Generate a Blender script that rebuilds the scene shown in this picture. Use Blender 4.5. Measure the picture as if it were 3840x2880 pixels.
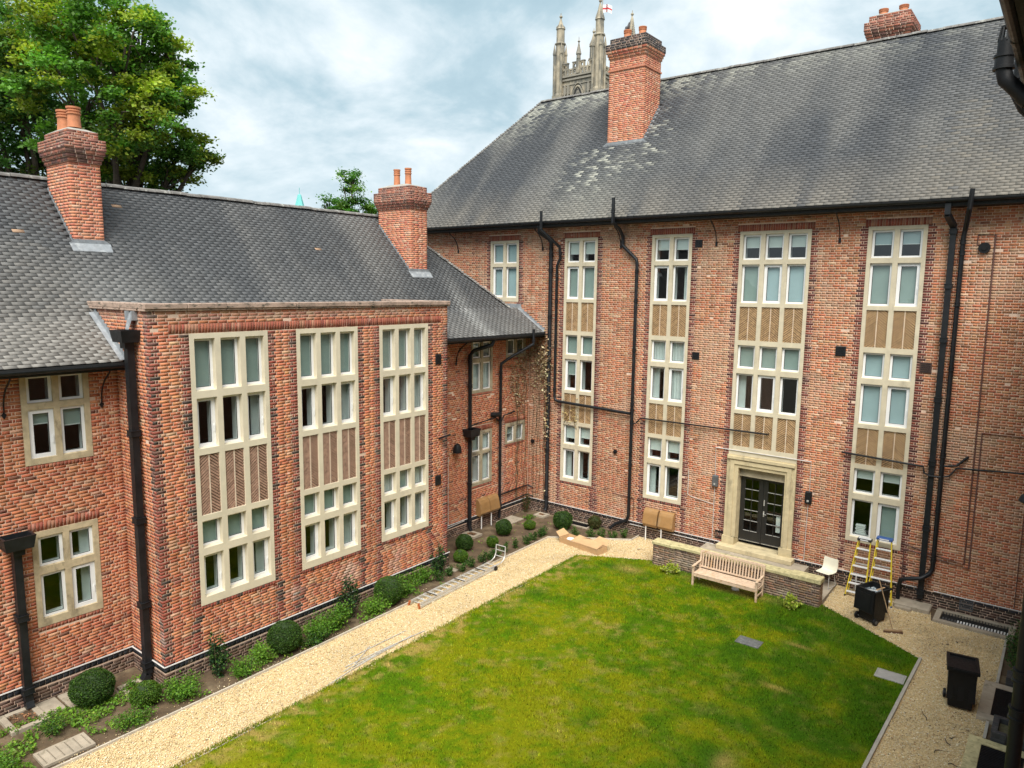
import bpy, bmesh, math, random
import numpy as np
from mathutils import Vector, Matrix
random.seed(7); rng = np.random.default_rng(11)
scene = bpy.context.scene
for o in list(bpy.data.objects): bpy.data.objects.remove(o, do_unlink=True)
COL = scene.collection

# ------------------------------------------------------------------ camera
CAM = np.array([17.52, -23.607, 9.2])
YAW, PITCH, ROLL, FPX = math.radians(37.943), math.radians(7.596), math.radians(0.718), 2700.0
_f = np.array([-math.sin(YAW)*math.cos(PITCH), math.cos(YAW)*math.cos(PITCH), -math.sin(PITCH)])
_r = np.array([math.cos(YAW), math.sin(YAW), 0.0]); _u = np.cross(_r, _f)
_R = math.cos(ROLL)*_r + math.sin(ROLL)*_u; _U = -math.sin(ROLL)*_r + math.cos(ROLL)*_u
cam_data = bpy.data.cameras.new('camera'); cam = bpy.data.objects.new('camera', cam_data); COL.objects.link(cam)
cam_data.sensor_width = 36.0; cam_data.lens = FPX/3840*36.0; cam_data.clip_end = 3000; cam_data.clip_start = 0.05
cam.matrix_world = Matrix(((_R[0], _U[0], -_f[0], CAM[0]), (_R[1], _U[1], -_f[1], CAM[1]), (_R[2], _U[2], -_f[2], CAM[2]), (0, 0, 0, 1)))
scene.camera = cam
def project(P):
    q = np.atleast_2d(P) - CAM
    x, y, z = q@_R, q@_U, q@_f
    z = np.where(z < .1, .1, z)
    return np.c_[1920+FPX*x/z, 1440-FPX*y/z], z
def raydir(px, py):
    d = _R*(px-1920)/FPX - _U*(py-1440)/FPX + _f
    return d/np.linalg.norm(d)
def at_dist(px, py, dist): return CAM + raydir(px, py)*dist

# ------------------------------------------------------------------ world: overcast sky, sun lamp, exposure
SUN_EL, SUN_AZ = math.radians(55), math.radians(147)      # azimuth clockwise from +Y
world = bpy.data.worlds.new('World'); scene.world = world; world.use_nodes = True
wn = world.node_tree; wn.nodes.clear()
def WN(t, **k):
    n = wn.nodes.new(t)
    for a, b in k.items(): setattr(n, a, b)
    return n
wl = wn.links.new
wout = WN('ShaderNodeOutputWorld'); wbg = WN('ShaderNodeBackground'); wbg.inputs['Strength'].default_value = 0.1
sky = WN('ShaderNodeTexSky', sky_type='NISHITA', sun_disc=False, sun_elevation=SUN_EL, sun_rotation=SUN_AZ, air_density=1.0, dust_density=1.5, ozone_density=1.0)
tc = WN('ShaderNodeTexCoord'); sx = WN('ShaderNodeSeparateXYZ'); wl(tc.outputs['Generated'], sx.inputs[0])
def wmath(op, a, b=None, clamp=False):
    n = WN('ShaderNodeMath', operation=op, use_clamp=clamp)
    for i, q in enumerate((a, b)):
        if q is None: continue
        if isinstance(q, (int, float)): n.inputs[i].default_value = q
        else: wl(q, n.inputs[i])
    return n.outputs[0]
zz = wmath('ADD', wmath('MAXIMUM', sx.outputs[2], 0.0), 0.34)
cx = WN('ShaderNodeCombineXYZ'); wl(wmath('DIVIDE', sx.outputs[0], zz), cx.inputs[0]); wl(wmath('DIVIDE', sx.outputs[1], zz), cx.inputs[1])
def wnoise(scale, detail, rough, off, dist=0.0):
    mp = WN('ShaderNodeMapping'); mp.inputs['Location'].default_value = off; wl(cx.outputs[0], mp.inputs[0])
    n = WN('ShaderNodeTexNoise'); n.inputs['Scale'].default_value = scale; n.inputs['Detail'].default_value = detail
    n.inputs['Roughness'].default_value = rough; n.inputs['Distortion'].default_value = dist; wl(mp.outputs[0], n.inputs['Vector'])
    return n.outputs[0]
n1 = wnoise(1.0, 8, .52, (6.6, 2.9, 3), .2); n2 = wnoise(2.6, 9, .58, (8.3, 4.1, 2), .25)
def wramp(fac, stops):
    r = WN('ShaderNodeValToRGB'); e = r.color_ramp.elements
    e[0].position, e[0].color = stops[0][0], stops[0][1]; e[1].position, e[1].color = stops[-1][0], stops[-1][1]
    for p, c in stops[1:-1]:
        k = e.new(p); k.color = c
    wl(fac, r.inputs[0]); return r.outputs[0]
shade = wmath('ADD', wmath('MULTIPLY', n1, .6), wmath('MULTIPLY', n2, .4))
CK = 3.3
cl = wramp(shade, [(.40, (.27*CK, .40*CK, .48*CK, 1)), (.48, (.38*CK, .51*CK, .58*CK, 1)), (.535, (.58*CK, .67*CK, .72*CK, 1)), (.60, (.84*CK, .87*CK, .88*CK, 1))])
cover = wramp(wnoise(1.15, 7, .5, (1.2, 7.7, 5), .3), [(.17, (0, 0, 0, 1)), (.27, (1, 1, 1, 1))])
hz = WN('ShaderNodeMixRGB'); wl(wmath('SUBTRACT', .75, wmath('MULTIPLY', sx.outputs[2], 3.6), clamp=True), hz.inputs[0]); wl(cl, hz.inputs[1]); hz.inputs[2].default_value = (.66*CK, .74*CK, .78*CK, 1)
mixs = WN('ShaderNodeMixRGB'); wl(cover, mixs.inputs[0]); wl(sky.outputs[0], mixs.inputs[1]); wl(hz.outputs[0], mixs.inputs[2])
wl(mixs.outputs[0], wbg.inputs[0]); wl(wbg.outputs[0], wout.inputs[0])

sun_d = bpy.data.lights.new('sun', 'SUN'); sun_d.energy = 1.5; sun_d.angle = math.radians(45); sun_d.color = (1.0, .95, .87)
sun = bpy.data.objects.new('sun', sun_d); COL.objects.link(sun)
sdir = Vector((math.sin(SUN_AZ)*math.cos(SUN_EL), math.cos(SUN_AZ)*math.cos(SUN_EL), math.sin(SUN_EL)))
sun.rotation_euler = sdir.to_track_quat('Z', 'Y').to_euler(); sun.location = (30, -40, 60)

vs = scene.view_settings
vs.view_transform = 'Standard'; vs.look = 'None'; vs.gamma = 1.0; vs.use_curve_mapping = False; vs.exposure = 2.05

# ------------------------------------------------------------------ helpers
def tag(o, label, cat, group=None):
    o['label'] = label; o['category'] = cat
    if group: o['group'] = group
    return o
def thing(name, label, cat, loc=(0, 0, 0), rz=0.0, group=None):
    o = bpy.data.objects.new(name, None); COL.objects.link(o); o.empty_display_size = .2
    o.location = loc; o.rotation_euler = (0, 0, rz)
    return tag(o, label, cat, group)
def link(name, me, mat=None, parent=None):
    if mat is not None and not me.materials: me.materials.append(mat)
    o = bpy.data.objects.new(name, me); COL.objects.link(o)
    if parent is not None: o.parent = parent
    return o
def structure(o): o['kind'] = 'structure'; return o
def stuff(o): o['kind'] = 'stuff'; return o
def np_mesh(name, V, F, C=None):
    """V (n,3), F (m,k) int, C per-vertex colours (n,3)"""
    V = np.ascontiguousarray(V, np.float32); F = np.ascontiguousarray(F, np.int32); m, k = F.shape
    me = bpy.data.meshes.new(name)
    me.vertices.add(len(V)); me.vertices.foreach_set('co', V.ravel())
    me.loops.add(m*k); me.loops.foreach_set('vertex_index', F.ravel())
    me.polygons.add(m); me.polygons.foreach_set('loop_start', np.arange(0, m*k, k, dtype=np.int32))
    me.update(calc_edges=True)
    if C is not None:
        a = me.color_attributes.new('tint', 'FLOAT_COLOR', 'POINT')
        a.data.foreach_set('color', np.c_[C, np.ones(len(C))].astype(np.float32).ravel())
    return me
def vnoise(x, y, seed=0):
    x = np.asarray(x, float); y = np.asarray(y, float)
    xi, yi = np.floor(x).astype(np.int64), np.floor(y).astype(np.int64); fx, fy = x-xi, y-yi
    fx = fx*fx*(3-2*fx); fy = fy*fy*(3-2*fy)
    def h(a, b):
        n = (a*374761393 + b*668265263 + seed*1442695041) & 0x7fffffff
        n = ((n ^ (n >> 13))*1274126177) & 0x7fffffff
        return ((n ^ (n >> 16)) & 0xffff)/65535.0
    return (h(xi, yi)*(1-fx)+h(xi+1, yi)*fx)*(1-fy) + (h(xi, yi+1)*(1-fx)+h(xi+1, yi+1)*fx)*fy
def fbm(x, y, seed=0, oct=4):
    s, a, t = 0, .5, 0
    for i in range(oct):
        s = s + a*vnoise(np.asarray(x)*2**i, np.asarray(y)*2**i, seed+i*17); t += a; a *= .55
    return s/t
class MB:
    """collects shapes; build() links them as ONE mesh object"""
    def __init__(s): s.v = []; s.f = []
    def add(s, vs, fs):
        n = len(s.v); s.v += [tuple(map(float, p)) for p in vs]; s.f += [tuple(i+n for i in q) for q in fs]; return s
    def box(s, x0, x1, y0, y1, z0, z1):
        return s.add([(x0, y0, z0), (x1, y0, z0), (x1, y1, z0), (x0, y1, z0), (x0, y0, z1), (x1, y0, z1), (x1, y1, z1), (x0, y1, z1)],
                     [(3, 2, 1, 0), (4, 5, 6, 7), (0, 1, 5, 4), (1, 2, 6, 5), (2, 3, 7, 6), (3, 0, 4, 7)])
    def bar(s, p, q, w, h, up=(0, 0, 1)):
        p, q = Vector(p), Vector(q); d = (q-p).normalized(); up = Vector(up)
        if abs(d.dot(up)) > .98: up = Vector((1, 0, 0))
        a = d.cross(up).normalized()*w/2; b = a.cross(d).normalized()*h/2
        vs = [p-a-b, p+a-b, p+a+b, p-a+b, q-a-b, q+a-b, q+a+b, q-a+b]
        return s.add(vs, [(3, 2, 1, 0), (4, 5, 6, 7), (0, 1, 5, 4), (1, 2, 6, 5), (2, 3, 7, 6), (3, 0, 4, 7)])
    def prism(s, poly, vec):
        """poly: 3-D points of a flat outline, extruded along vec"""
        n = len(poly); vec = Vector(vec); a = [Vector(p) for p in poly]; b = [p+vec for p in a]
        fs = [tuple(range(n))[::-1], tuple(range(n, 2*n))] + [(i, (i+1) % n, (i+1) % n+n, i+n) for i in range(n)]
        return s.add(a+b, fs)
    def tube(s, pts, r, n=10, caps=True):
        pts = [Vector(p) for p in pts]; m = len(pts); rs = r if isinstance(r, (list, tuple)) else [r]*m
        ref = None; rings = []
        for i, p in enumerate(pts):
            t = (pts[min(i+1, m-1)]-pts[max(i-1, 0)]).normalized()
            if ref is None:
                ref = t.orthogonal().normalized()
            ref = (ref-t*ref.dot(t)).normalized(); b = t.cross(ref)
            k = 1.0
            if 0 < i < m-1:
                c = (pts[i+1]-p).normalized().dot((p-pts[i-1]).normalized()); k = 1/max(.5, math.sqrt((1+c)/2))
            rings.append([p+(ref*math.cos(2*math.pi*j/n)+b*math.sin(2*math.pi*j/n))*rs[i]*k for j in range(n)])
        vs = [q for g in rings for q in g]; fs = []
        for i in range(m-1):
            for j in range(n): fs.append((i*n+j, i*n+(j+1) % n, (i+1)*n+(j+1) % n, (i+1)*n+j))
        if caps: fs += [tuple(range(n))[::-1], tuple(range((m-1)*n, m*n))]
        return s.add(vs, fs)
    def lathe(s, prof, c=(0, 0, 0), n=16):
        vs, fs = [], []
        for r, z in prof:
            for j in range(n): vs.append((c[0]+r*math.cos(2*math.pi*j/n), c[1]+r*math.sin(2*math.pi*j/n), c[2]+z))
        for i in range(len(prof)-1):
            for j in range(n): fs.append((i*n+j, i*n+(j+1) % n, (i+1)*n+(j+1) % n, (i+1)*n+j))
        fs += [tuple(range(n))[::-1], tuple(range((len(prof)-1)*n, len(prof)*n))]
        return s.add(vs, fs)
    def build(s, name, mat, parent=None, smooth=False, bevel=0.0, tint=None, recalc=True):
        me = bpy.data.meshes.new(name); me.from_pydata(s.v, [], s.f)
        bm = bmesh.new(); bm.from_mesh(me)
        if recalc: bmesh.ops.recalc_face_normals(bm, faces=bm.faces)
        if bevel: bmesh.ops.bevel(bm, geom=bm.edges[:], offset=bevel, segments=1, affect='EDGES', clamp_overlap=True)
        bm.to_mesh(me); bm.free()
        if smooth:
            for p in me.polygons: p.use_smooth = True
            try: me.set_sharp_from_angle(angle=math.radians(40))
            except Exception: pass
        if tint is not None:
            a = me.color_attributes.new('tint', 'FLOAT_COLOR', 'POINT')
            a.data.foreach_set('color', np.tile(np.array([*tint, 1.0], np.float32), len(me.vertices)))
        return link(name, me, mat, parent)
# wall frames: local (u, z, d) with d outwards
class Fr:
    def __init__(s, o, U, D): s.o, s.U, s.D = np.array(o, float), np.array(U, float), np.array(D, float)
    def __call__(s, u, z, d): return s.o + s.U*u + s.D*d + np.array([0, 0, z])
def fbox(mb, F, u0, u1, z0, z1, d0, d1):
    vs = [F(a, z, d) for z in (z0, z1) for (a, d) in ((u0, d0), (u1, d0), (u1, d1), (u0, d1))]
    return mb.add(vs, [(3, 2, 1, 0), (4, 5, 6, 7), (0, 1, 5, 4), (1, 2, 6, 5), (2, 3, 7, 6), (3, 0, 4, 7)])
def plate(mb, F, u0, u1, z0, z1, holes, d0, d1, edges=True):
    """a plate with rectangular holes (ua,ub,za,zb): front face, reveals and rim"""
    us = sorted({u0, u1, *[h[0] for h in holes], *[h[1] for h in holes]}); zs = sorted({z0, z1, *[h[2] for h in holes], *[h[3] for h in holes]})
    us = [u for u in us if u0 <= u <= u1]; zs = [z for z in zs if z0 <= z <= z1]
    def inside(u, z): return any(h[0] < u < h[1] and h[2] < z < h[3] for h in holes)
    for i in range(len(us)-1):
        for j in range(len(zs)-1):
            if inside((us[i]+us[i+1])/2, (zs[j]+zs[j+1])/2): continue
            mb.add([F(us[i], zs[j], d1), F(us[i+1], zs[j], d1), F(us[i+1], zs[j+1], d1), F(us[i], zs[j+1], d1)], [(0, 1, 2, 3)])
    rects = [(h, 1) for h in holes] + ([((u0, u1, z0, z1), -1)] if edges else [])
    for (a, b, c, d), sg in rects:
        a, b, c, d = max(a, u0), min(b, u1), max(c, z0), min(d, z1)
        for (p, q) in (((a, c), (b, c)), ((b, c), (b, d)), ((b, d), (a, d)), ((a, d), (a, c))):
            mb.add([F(*p, d1), F(*q, d1), F(*q, d0), F(*p, d0)], [(0, 1, 2, 3)])
    return mb
# ------------------------------------------------------------------ materials (all procedural)
def new_mat(name):
    m = bpy.data.materials.new(name); m.use_nodes = True; nt = m.node_tree; nt.nodes.clear()
    out = nt.nodes.new('ShaderNodeOutputMaterial'); b = nt.nodes.new('ShaderNodeBsdfPrincipled'); nt.links.new(b.outputs[0], out.inputs[0])
    return m, nt, b
def nd(nt, t, **k):
    n = nt.nodes.new(t)
    for a, v in k.items(): setattr(n, a, v)
    return n
def noise_node(nt, scale, detail=4, rough=.55, vec=None, stretch=None, dist=0.0):
    n = nd(nt, 'ShaderNodeTexNoise'); n.inputs['Scale'].default_value = scale; n.inputs['Detail'].default_value = detail
    n.inputs['Roughness'].default_value = rough; n.inputs['Distortion'].default_value = dist
    g = nd(nt, 'ShaderNodeNewGeometry'); v = g.outputs['Position']
    if stretch:
        mp = nd(nt, 'ShaderNodeMapping'); mp.inputs['Scale'].default_value = stretch; nt.links.new(v, mp.inputs[0]); v = mp.outputs[0]
    nt.links.new(v, n.inputs['Vector']); return n.outputs[0]
def ramp(nt, fac, stops):
    r = nd(nt, 'ShaderNodeValToRGB'); e = r.color_ramp.elements
    e[0].position, e[0].color = stops[0][0], (*stops[0][1], 1); e[1].position, e[1].color = stops[-1][0], (*stops[-1][1], 1)
    for p, c in stops[1:-1]:
        k = e.new(p); k.color = (*c, 1)
    nt.links.new(fac, r.inputs[0]); return r.outputs[0]
def mix(nt, fac, a, b, mode='MIX'):
    n = nd(nt, 'ShaderNodeMixRGB', blend_type=mode)
    for i, q in enumerate((fac, a, b)):
        if isinstance(q, (int, float)): n.inputs[i].default_value = q
        elif isinstance(q, tuple): n.inputs[i].default_value = (*q, 1)
        else: nt.links.new(q, n.inputs[i])
    return n.outputs[0]
def bump(nt, b, h, strength=.3, dist=.01):
    n = nd(nt, 'ShaderNodeBump'); n.inputs['Strength'].default_value = strength; n.inputs['Distance'].default_value = dist
    nt.links.new(h, n.inputs['Height']); nt.links.new(n.outputs[0], b.inputs['Normal'])
def simple(name, col, rough=.6, var=.25, scale=6.0, metallic=0.0, bstr=.15, bscale=60, spec=None, stains=None, coat=0.0):
    """base colour with uneven wear (var), optional stains=(colour, scale, threshold, stretch)"""
    m, nt, b = new_mat(name)
    a = noise_node(nt, scale, 5, .6)
    c = ramp(nt, a, [(.3, tuple(x*(1-var) for x in col)), (.7, tuple(min(1, x*(1+var*.7)) for x in col))])
    if stains:
        sc, ss, th, st = stains
        k = ramp(nt, noise_node(nt, ss, 6, .65, stretch=st), [(th-.06, (0, 0, 0)), (th+.1, (1, 1, 1))])
        c = mix(nt, k, c, sc)
    nt.links.new(c, b.inputs['Base Color']); b.inputs['Roughness'].default_value = rough; b.inputs['Metallic'].default_value = metallic
    if spec is not None: b.inputs['Specular IOR Level'].default_value = spec
    if coat: b.inputs['Coat Weight'].default_value = coat
    rr = ramp(nt, noise_node(nt, scale*3, 3), [(.3, (rough*.8,)*3), (.7, (min(1, rough*1.15),)*3)]); nt.links.new(rr, b.inputs['Roughness'])
    if bstr: bump(nt, b, noise_node(nt, bscale, 4), bstr, .006)
    return m
def tinted(name, rough=.85, grain=.25, gscale=45, bstr=.4, bscale=90, spots=None, spots2=None, spec=.3):
    """colour comes from the per-piece attribute 'tint'; grain and spots are added"""
    m, nt, b = new_mat(name)
    at = nd(nt, 'ShaderNodeAttribute', attribute_name='tint'); c = at.outputs['Color']
    g = ramp(nt, noise_node(nt, gscale, 5, .65), [(.25, (1-grain,)*3), (.75, (1+grain*.8,)*3)])
    c = mix(nt, 1.0, c, g, 'MULTIPLY')
    for sp in (spots, spots2):
        if sp:
            col, ss, th, amt = sp
            k = ramp(nt, noise_node(nt, ss, 5, .6), [(th, (0, 0, 0)), (th+.06, (amt,)*3)])
            c = mix(nt, k, c, col)
    nt.links.new(c, b.inputs['Base Color']); b.inputs['Roughness'].default_value = rough; b.inputs['Specular IOR Level'].default_value = spec
    if bstr: bump(nt, b, noise_node(nt, bscale, 4), bstr, .004)
    return m
M = {}
M['brick'] = tinted('brick', .9, .22, 30, .5, 120, spots=((.70, .54, .43), 4.5, .63, .5), spots2=((.09, .055, .045), 9, .72, .45))
M['mortar'] = simple('mortar', (.72, .525, .405), .95, .25, 3, bstr=.4, bscale=150, stains=((.22, .16, .12), 1.3, .62, None))
M['mortar_dark'] = simple('mortar_dark', (.36, .30, .245), .95, .25, 4, bstr=.4, bscale=150)
M['tile'] = tinted('roof_tile', .8, .26, 9, .5, 60, spots=((.42, .43, .38), 16, .70, .6), spots2=((.05, .052, .05), 6, .70, .5))
M['roof_under'] = simple('roof_underlay', (.03, .03, .032), .9, .2, 5)
M['ridge'] = simple('ridge_tile', (.17, .16, .15), .85, .4, 5, bstr=.5, bscale=40, stains=((.42, .42, .38), 7, .6, None))
M['stone'] = simple('cream_stone', (.67, .60, .455), .85, .10, 2.5, bstr=.25, bscale=70, stains=((.46, .41, .30), 1.6, .70, (1, 1, .35)))
M['stone_r'] = simple('tan_stone', (.585, .52, .385), .85, .14, 2.5, bstr=.25, bscale=70, stains=((.37, .33, .24), 1.6, .64, (1, 1, .35)))
M['stone_old'] = simple('weathered_stone', (.52, .43, .28), .9, .25, 5, bstr=.35, bscale=60, stains=((.17, .14, .09), 3.0, .60, (1, 1, .5)))
M['stone_dirty'] = simple('sooty_stone', (.40, .345, .24), .9, .28, 3, bstr=.35, bscale=60, stains=((.15, .13, .10), 2.2, .58, (1, 1, .5)))
M['door_stone'] = simple('door_stone', (.56, .47, .29), .88, .18, 4, bstr=.35, bscale=50, stains=((.27, .23, .15), 2.4, .62, (1, 1, .4)))
M['coping'] = simple('coping_stone', (.52, .46, .25), .92, .28, 6, bstr=.5, bscale=45, stains=((.24, .21, .10), 8, .60, None))
M['brick_coping'] = simple('moulded_coping', (.40, .29, .23), .9, .35, 4, bstr=.5, bscale=45, stains=((.06, .06, .045), 6, .57, (1, 1, 2.5)))
M['slab'] = simple('paving_slab', (.36, .31, .24), .92, .22, 3, bstr=.35, bscale=60, stains=((.17, .15, .10), 3.5, .62, None))
M['concrete'] = simple('concrete', (.40, .37, .32), .92, .2, 4, bstr=.3, bscale=70)
M['upvc'] = simple('white_upvc', (.82, .83, .84), .35, .05, 3, bstr=0)
M['seal'] = simple('black_seal', (.02, .02, .02), .6, .1, 3, bstr=0)
M['iron'] = simple('black_painted_iron', (.012, .0135, .016), .45, .45, 5, bstr=.25, bscale=40, spec=.35, stains=((.05, .05, .05), 9, .72, (1, 1, .3)))
M['iron_rust'] = simple('rusty_iron', (.085, .045, .035), .75, .4, 9, bstr=.3, bscale=50)
M['plastic_black'] = simple('black_plastic', (.010, .0105, .012), .5, .25, 6, bstr=.12, bscale=90, spec=.3, stains=((.05, .05, .05), 14, .74, None))
M['plastic_grey'] = simple('grey_plastic', (.10, .105, .11), .5, .15, 6, bstr=.1)
M['lead'] = simple('lead', (.27, .29, .31), .6, .3, 5, bstr=.3, bscale=25, metallic=.15, stains=((.40, .42, .43), 4, .6, None))
M['terracotta'] = simple('terracotta', (.52, .20, .095), .8, .22, 7, bstr=.2, bscale=50, stains=((.25, .11, .07), 7, .66, None))
M['flaunch'] = simple('cement_flaunching', (.36, .33, .29), .95, .3, 8, bstr=.5, bscale=40)
M['conduit_pale'] = simple('pale_conduit', (.58, .56, .54), .5, .2, 8, bstr=0)
M['conduit_brown'] = simple('brown_conduit', (.12, .055, .045), .6, .2, 8, bstr=0)
M['white_pipe'] = simple('white_pipe', (.75, .74, .72), .45, .1, 5, bstr=0)
M['grp_brown'] = simple('brown_meter_box', (.32, .18, .07), .42, .15, 5, bstr=.1, stains=((.33, .22, .12), 4, .62, (1, 1, .4)))
M['teak'] = simple('bench_wood', (.62, .46, .33), .7, .18, 9, bstr=.3, bscale=60, stains=((.50, .31, .15), 5, .60, (1, 1, 1)))
M['seat_white'] = simple('ivory_plastic', (.80, .76, .62), .45, .06, 4, bstr=0)
M['yellow'] = simple('yellow_fibreglass', (.72, .55, .03), .45, .12, 8, bstr=.05)
M['alu'] = simple('aluminium', (.66, .66, .64), .4, .15, 14, metallic=.55, bstr=.1)
M['alu_dull'] = simple('dull_aluminium', (.55, .55, .53), .5, .2, 14, metallic=.35, bstr=.1)
M['white_tread'] = simple('pale_tread', (.72, .73, .74), .45, .08, 9, metallic=.2, bstr=0)
M['blue_plastic'] = simple('blue_plastic', (.03, .09, .30), .45, .15, 7, bstr=0)
M['orange'] = simple('orange_foot', (.45, .12, .03), .6, .2, 7, bstr=0)
M['wood_pole'] = simple('broom_wood', (.36, .24, .13), .7, .25, 14, bstr=.1)
M['bristle'] = simple('bristle', (.16, .085, .055), .9, .3, 40, bstr=.5, bscale=120)
M['card'] = simple('cardboard', (.52, .335, .175), .9, .12, 5, bstr=.15, bscale=40)
M['paper'] = simple('paper', (.78, .79, .78), .8, .06, 5, bstr=0)
M['soil'] = simple('soil', (.105, .07, .04), 1.0, .4, 2.5, bstr=.9, bscale=25, stains=((.20, .15, .09), 1.3, .58, None))
M['timber_edge'] = simple('edging_board', (.50, .45, .37), .85, .2, 8, bstr=.3, bscale=60)
M['timber_dark'] = simple('eaves_timber', (.016, .017, .017), .85, .25, 8, bstr=.1)
M['gravel_bed'] = simple('gravel_bed', (.60, .46, .25), .95, .30, 60, bstr=.8, bscale=90)
M['pebble'] = tinted('pebble', .8, .15, 60, 0)
M['leaf'] = None
M['grass'] = tinted('grass', .8, .12, 25, 0, spec=.08)
M['lawn_base'] = tinted('lawn_base', .95, .35, 60, .6, 60, spec=.05)
M['bark'] = simple('bark', (.075, .055, .04), .95, .35, 8, bstr=.6, bscale=25)
M['tower_stone'] = simple('tower_stone', (.38, .33, .245), .92, .25, 1.2, bstr=.6, bscale=6, stains=((.15, .145, .125), .9, .52, (1, 1, .35)))
M['tower_dark'] = simple('tower_tracery', (.26, .24, .20), .92, .2, .7, bstr=.4, bscale=4)
M['tower_louvre'] = simple('dark_louvre', (.05, .05, .05), .9, .2, 1)
M['flag_white'] = simple('flag_white', (.8, .8, .8), .8, .05, 1, bstr=0); M['flag_red'] = simple('flag_red', (.55, .03, .04), .8, .05, 1, bstr=0)
M['verdigris'] = simple('green_copper', (.16, .52, .50), .7, .15, .4, bstr=0)
M['feather'] = simple('grey_feathers', (.17, .17, .18), .8, .35, 12, bstr=.2)
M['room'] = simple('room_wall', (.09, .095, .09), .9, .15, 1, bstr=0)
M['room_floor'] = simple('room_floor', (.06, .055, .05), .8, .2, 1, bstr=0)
M['blind_or_reflection'] = simple('grey_blind', (.34, .41, .395), .9, .08, 1.5, bstr=.1, bscale=30)
M['blind_or_reflection_pale'] = simple('pale_blind_or_reflection', (.70, .74, .73), .9, .05, 1.5, bstr=0)  # real pale blinds, and sky reflection painted into the top panes
M['blind_or_reflection_blue'] = simple('blue_white_blind_or_reflection', (.46, .57, .62), .9, .06, 1.5, bstr=0)  # real bluish blinds, and the sky's reflection painted in one top row
M['curtain'] = simple('net_curtain', (.62, .66, .66), .9, .12, 2.5, bstr=.3, bscale=8)
M['dry_leaf'] = tinted('dry_leaf', .9, .2, 40, 0)
M['manhole'] = simple('cover_plate', (.135, .14, .14), .75, .3, 14, bstr=.5, bscale=50, stains=((.30, .29, .27), 10, .62, None))
M['manhole_pale'] = simple('pale_cover', (.34, .33, .31), .9, .15, 6, bstr=.4, bscale=60)
M['ground'] = simple('ground', (.10, .095, .07), 1.0, .3, .5, bstr=.3, bscale=10)
M['stem'] = simple('stem', (.10, .085, .045), .9, .3, 20, bstr=0)
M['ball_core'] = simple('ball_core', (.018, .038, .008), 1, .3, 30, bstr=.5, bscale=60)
def leaf_mat():
    m, nt, b = new_mat('leaf')
    at = nd(nt, 'ShaderNodeAttribute', attribute_name='tint'); c = at.outputs['Color']
    nt.links.new(c, b.inputs['Base Color']); b.inputs['Roughness'].default_value = .55; b.inputs['Specular IOR Level'].default_value = .35
    tr = nd(nt, 'ShaderNodeBsdfTranslucent'); nt.links.new(mix(nt, 1.0, c, (1.25, 1.35, .6), 'MULTIPLY'), tr.inputs[0])
    ms = nd(nt, 'ShaderNodeMixShader'); ms.inputs[0].default_value = .4
    nt.links.new(b.outputs[0], ms.inputs[1]); nt.links.new(tr.outputs[0], ms.inputs[2])
    nt.links.new(ms.outputs[0], [n for n in nt.nodes if n.type == 'OUTPUT_MATERIAL'][0].inputs[0])
    return m
M['leaf'] = leaf_mat()
def glass_mat():
    m, nt, b = new_mat('window_glass'); nt.nodes.remove(b)
    fr = nd(nt, 'ShaderNodeLayerWeight'); fr.inputs['Blend'].default_value = .5; pw = nd(nt, 'ShaderNodeMath', operation='POWER'); pw.inputs[1].default_value = 5.0; nt.links.new(fr.outputs['Facing'], pw.inputs[0])
    bp = nd(nt, 'ShaderNodeBump'); bp.inputs['Strength'].default_value = .06; bp.inputs['Distance'].default_value = .02
    nt.links.new(noise_node(nt, 2.2, 2, .5), bp.inputs['Height'])
    tr = nd(nt, 'ShaderNodeBsdfTransparent'); tr.inputs[0].default_value = (.80, .87, .85, 1)
    gl = nd(nt, 'ShaderNodeBsdfGlossy'); gl.inputs['Roughness'].default_value = .015; nt.links.new(bp.outputs[0], gl.inputs['Normal'])
    ad = nd(nt, 'ShaderNodeMath', operation='MULTIPLY_ADD'); ad.inputs[1].default_value = .90; ad.inputs[2].default_value = .085; nt.links.new(pw.outputs[0], ad.inputs[0])
    ms = nd(nt, 'ShaderNodeMixShader'); nt.links.new(ad.outputs[0], ms.inputs[0]); nt.links.new(tr.outputs[0], ms.inputs[1]); nt.links.new(gl.outputs[0], ms.inputs[2])
    nt.links.new(ms.outputs[0], [n for n in nt.nodes if n.type == 'OUTPUT_MATERIAL'][0].inputs[0])
    return m
M['glass'] = glass_mat()
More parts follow.
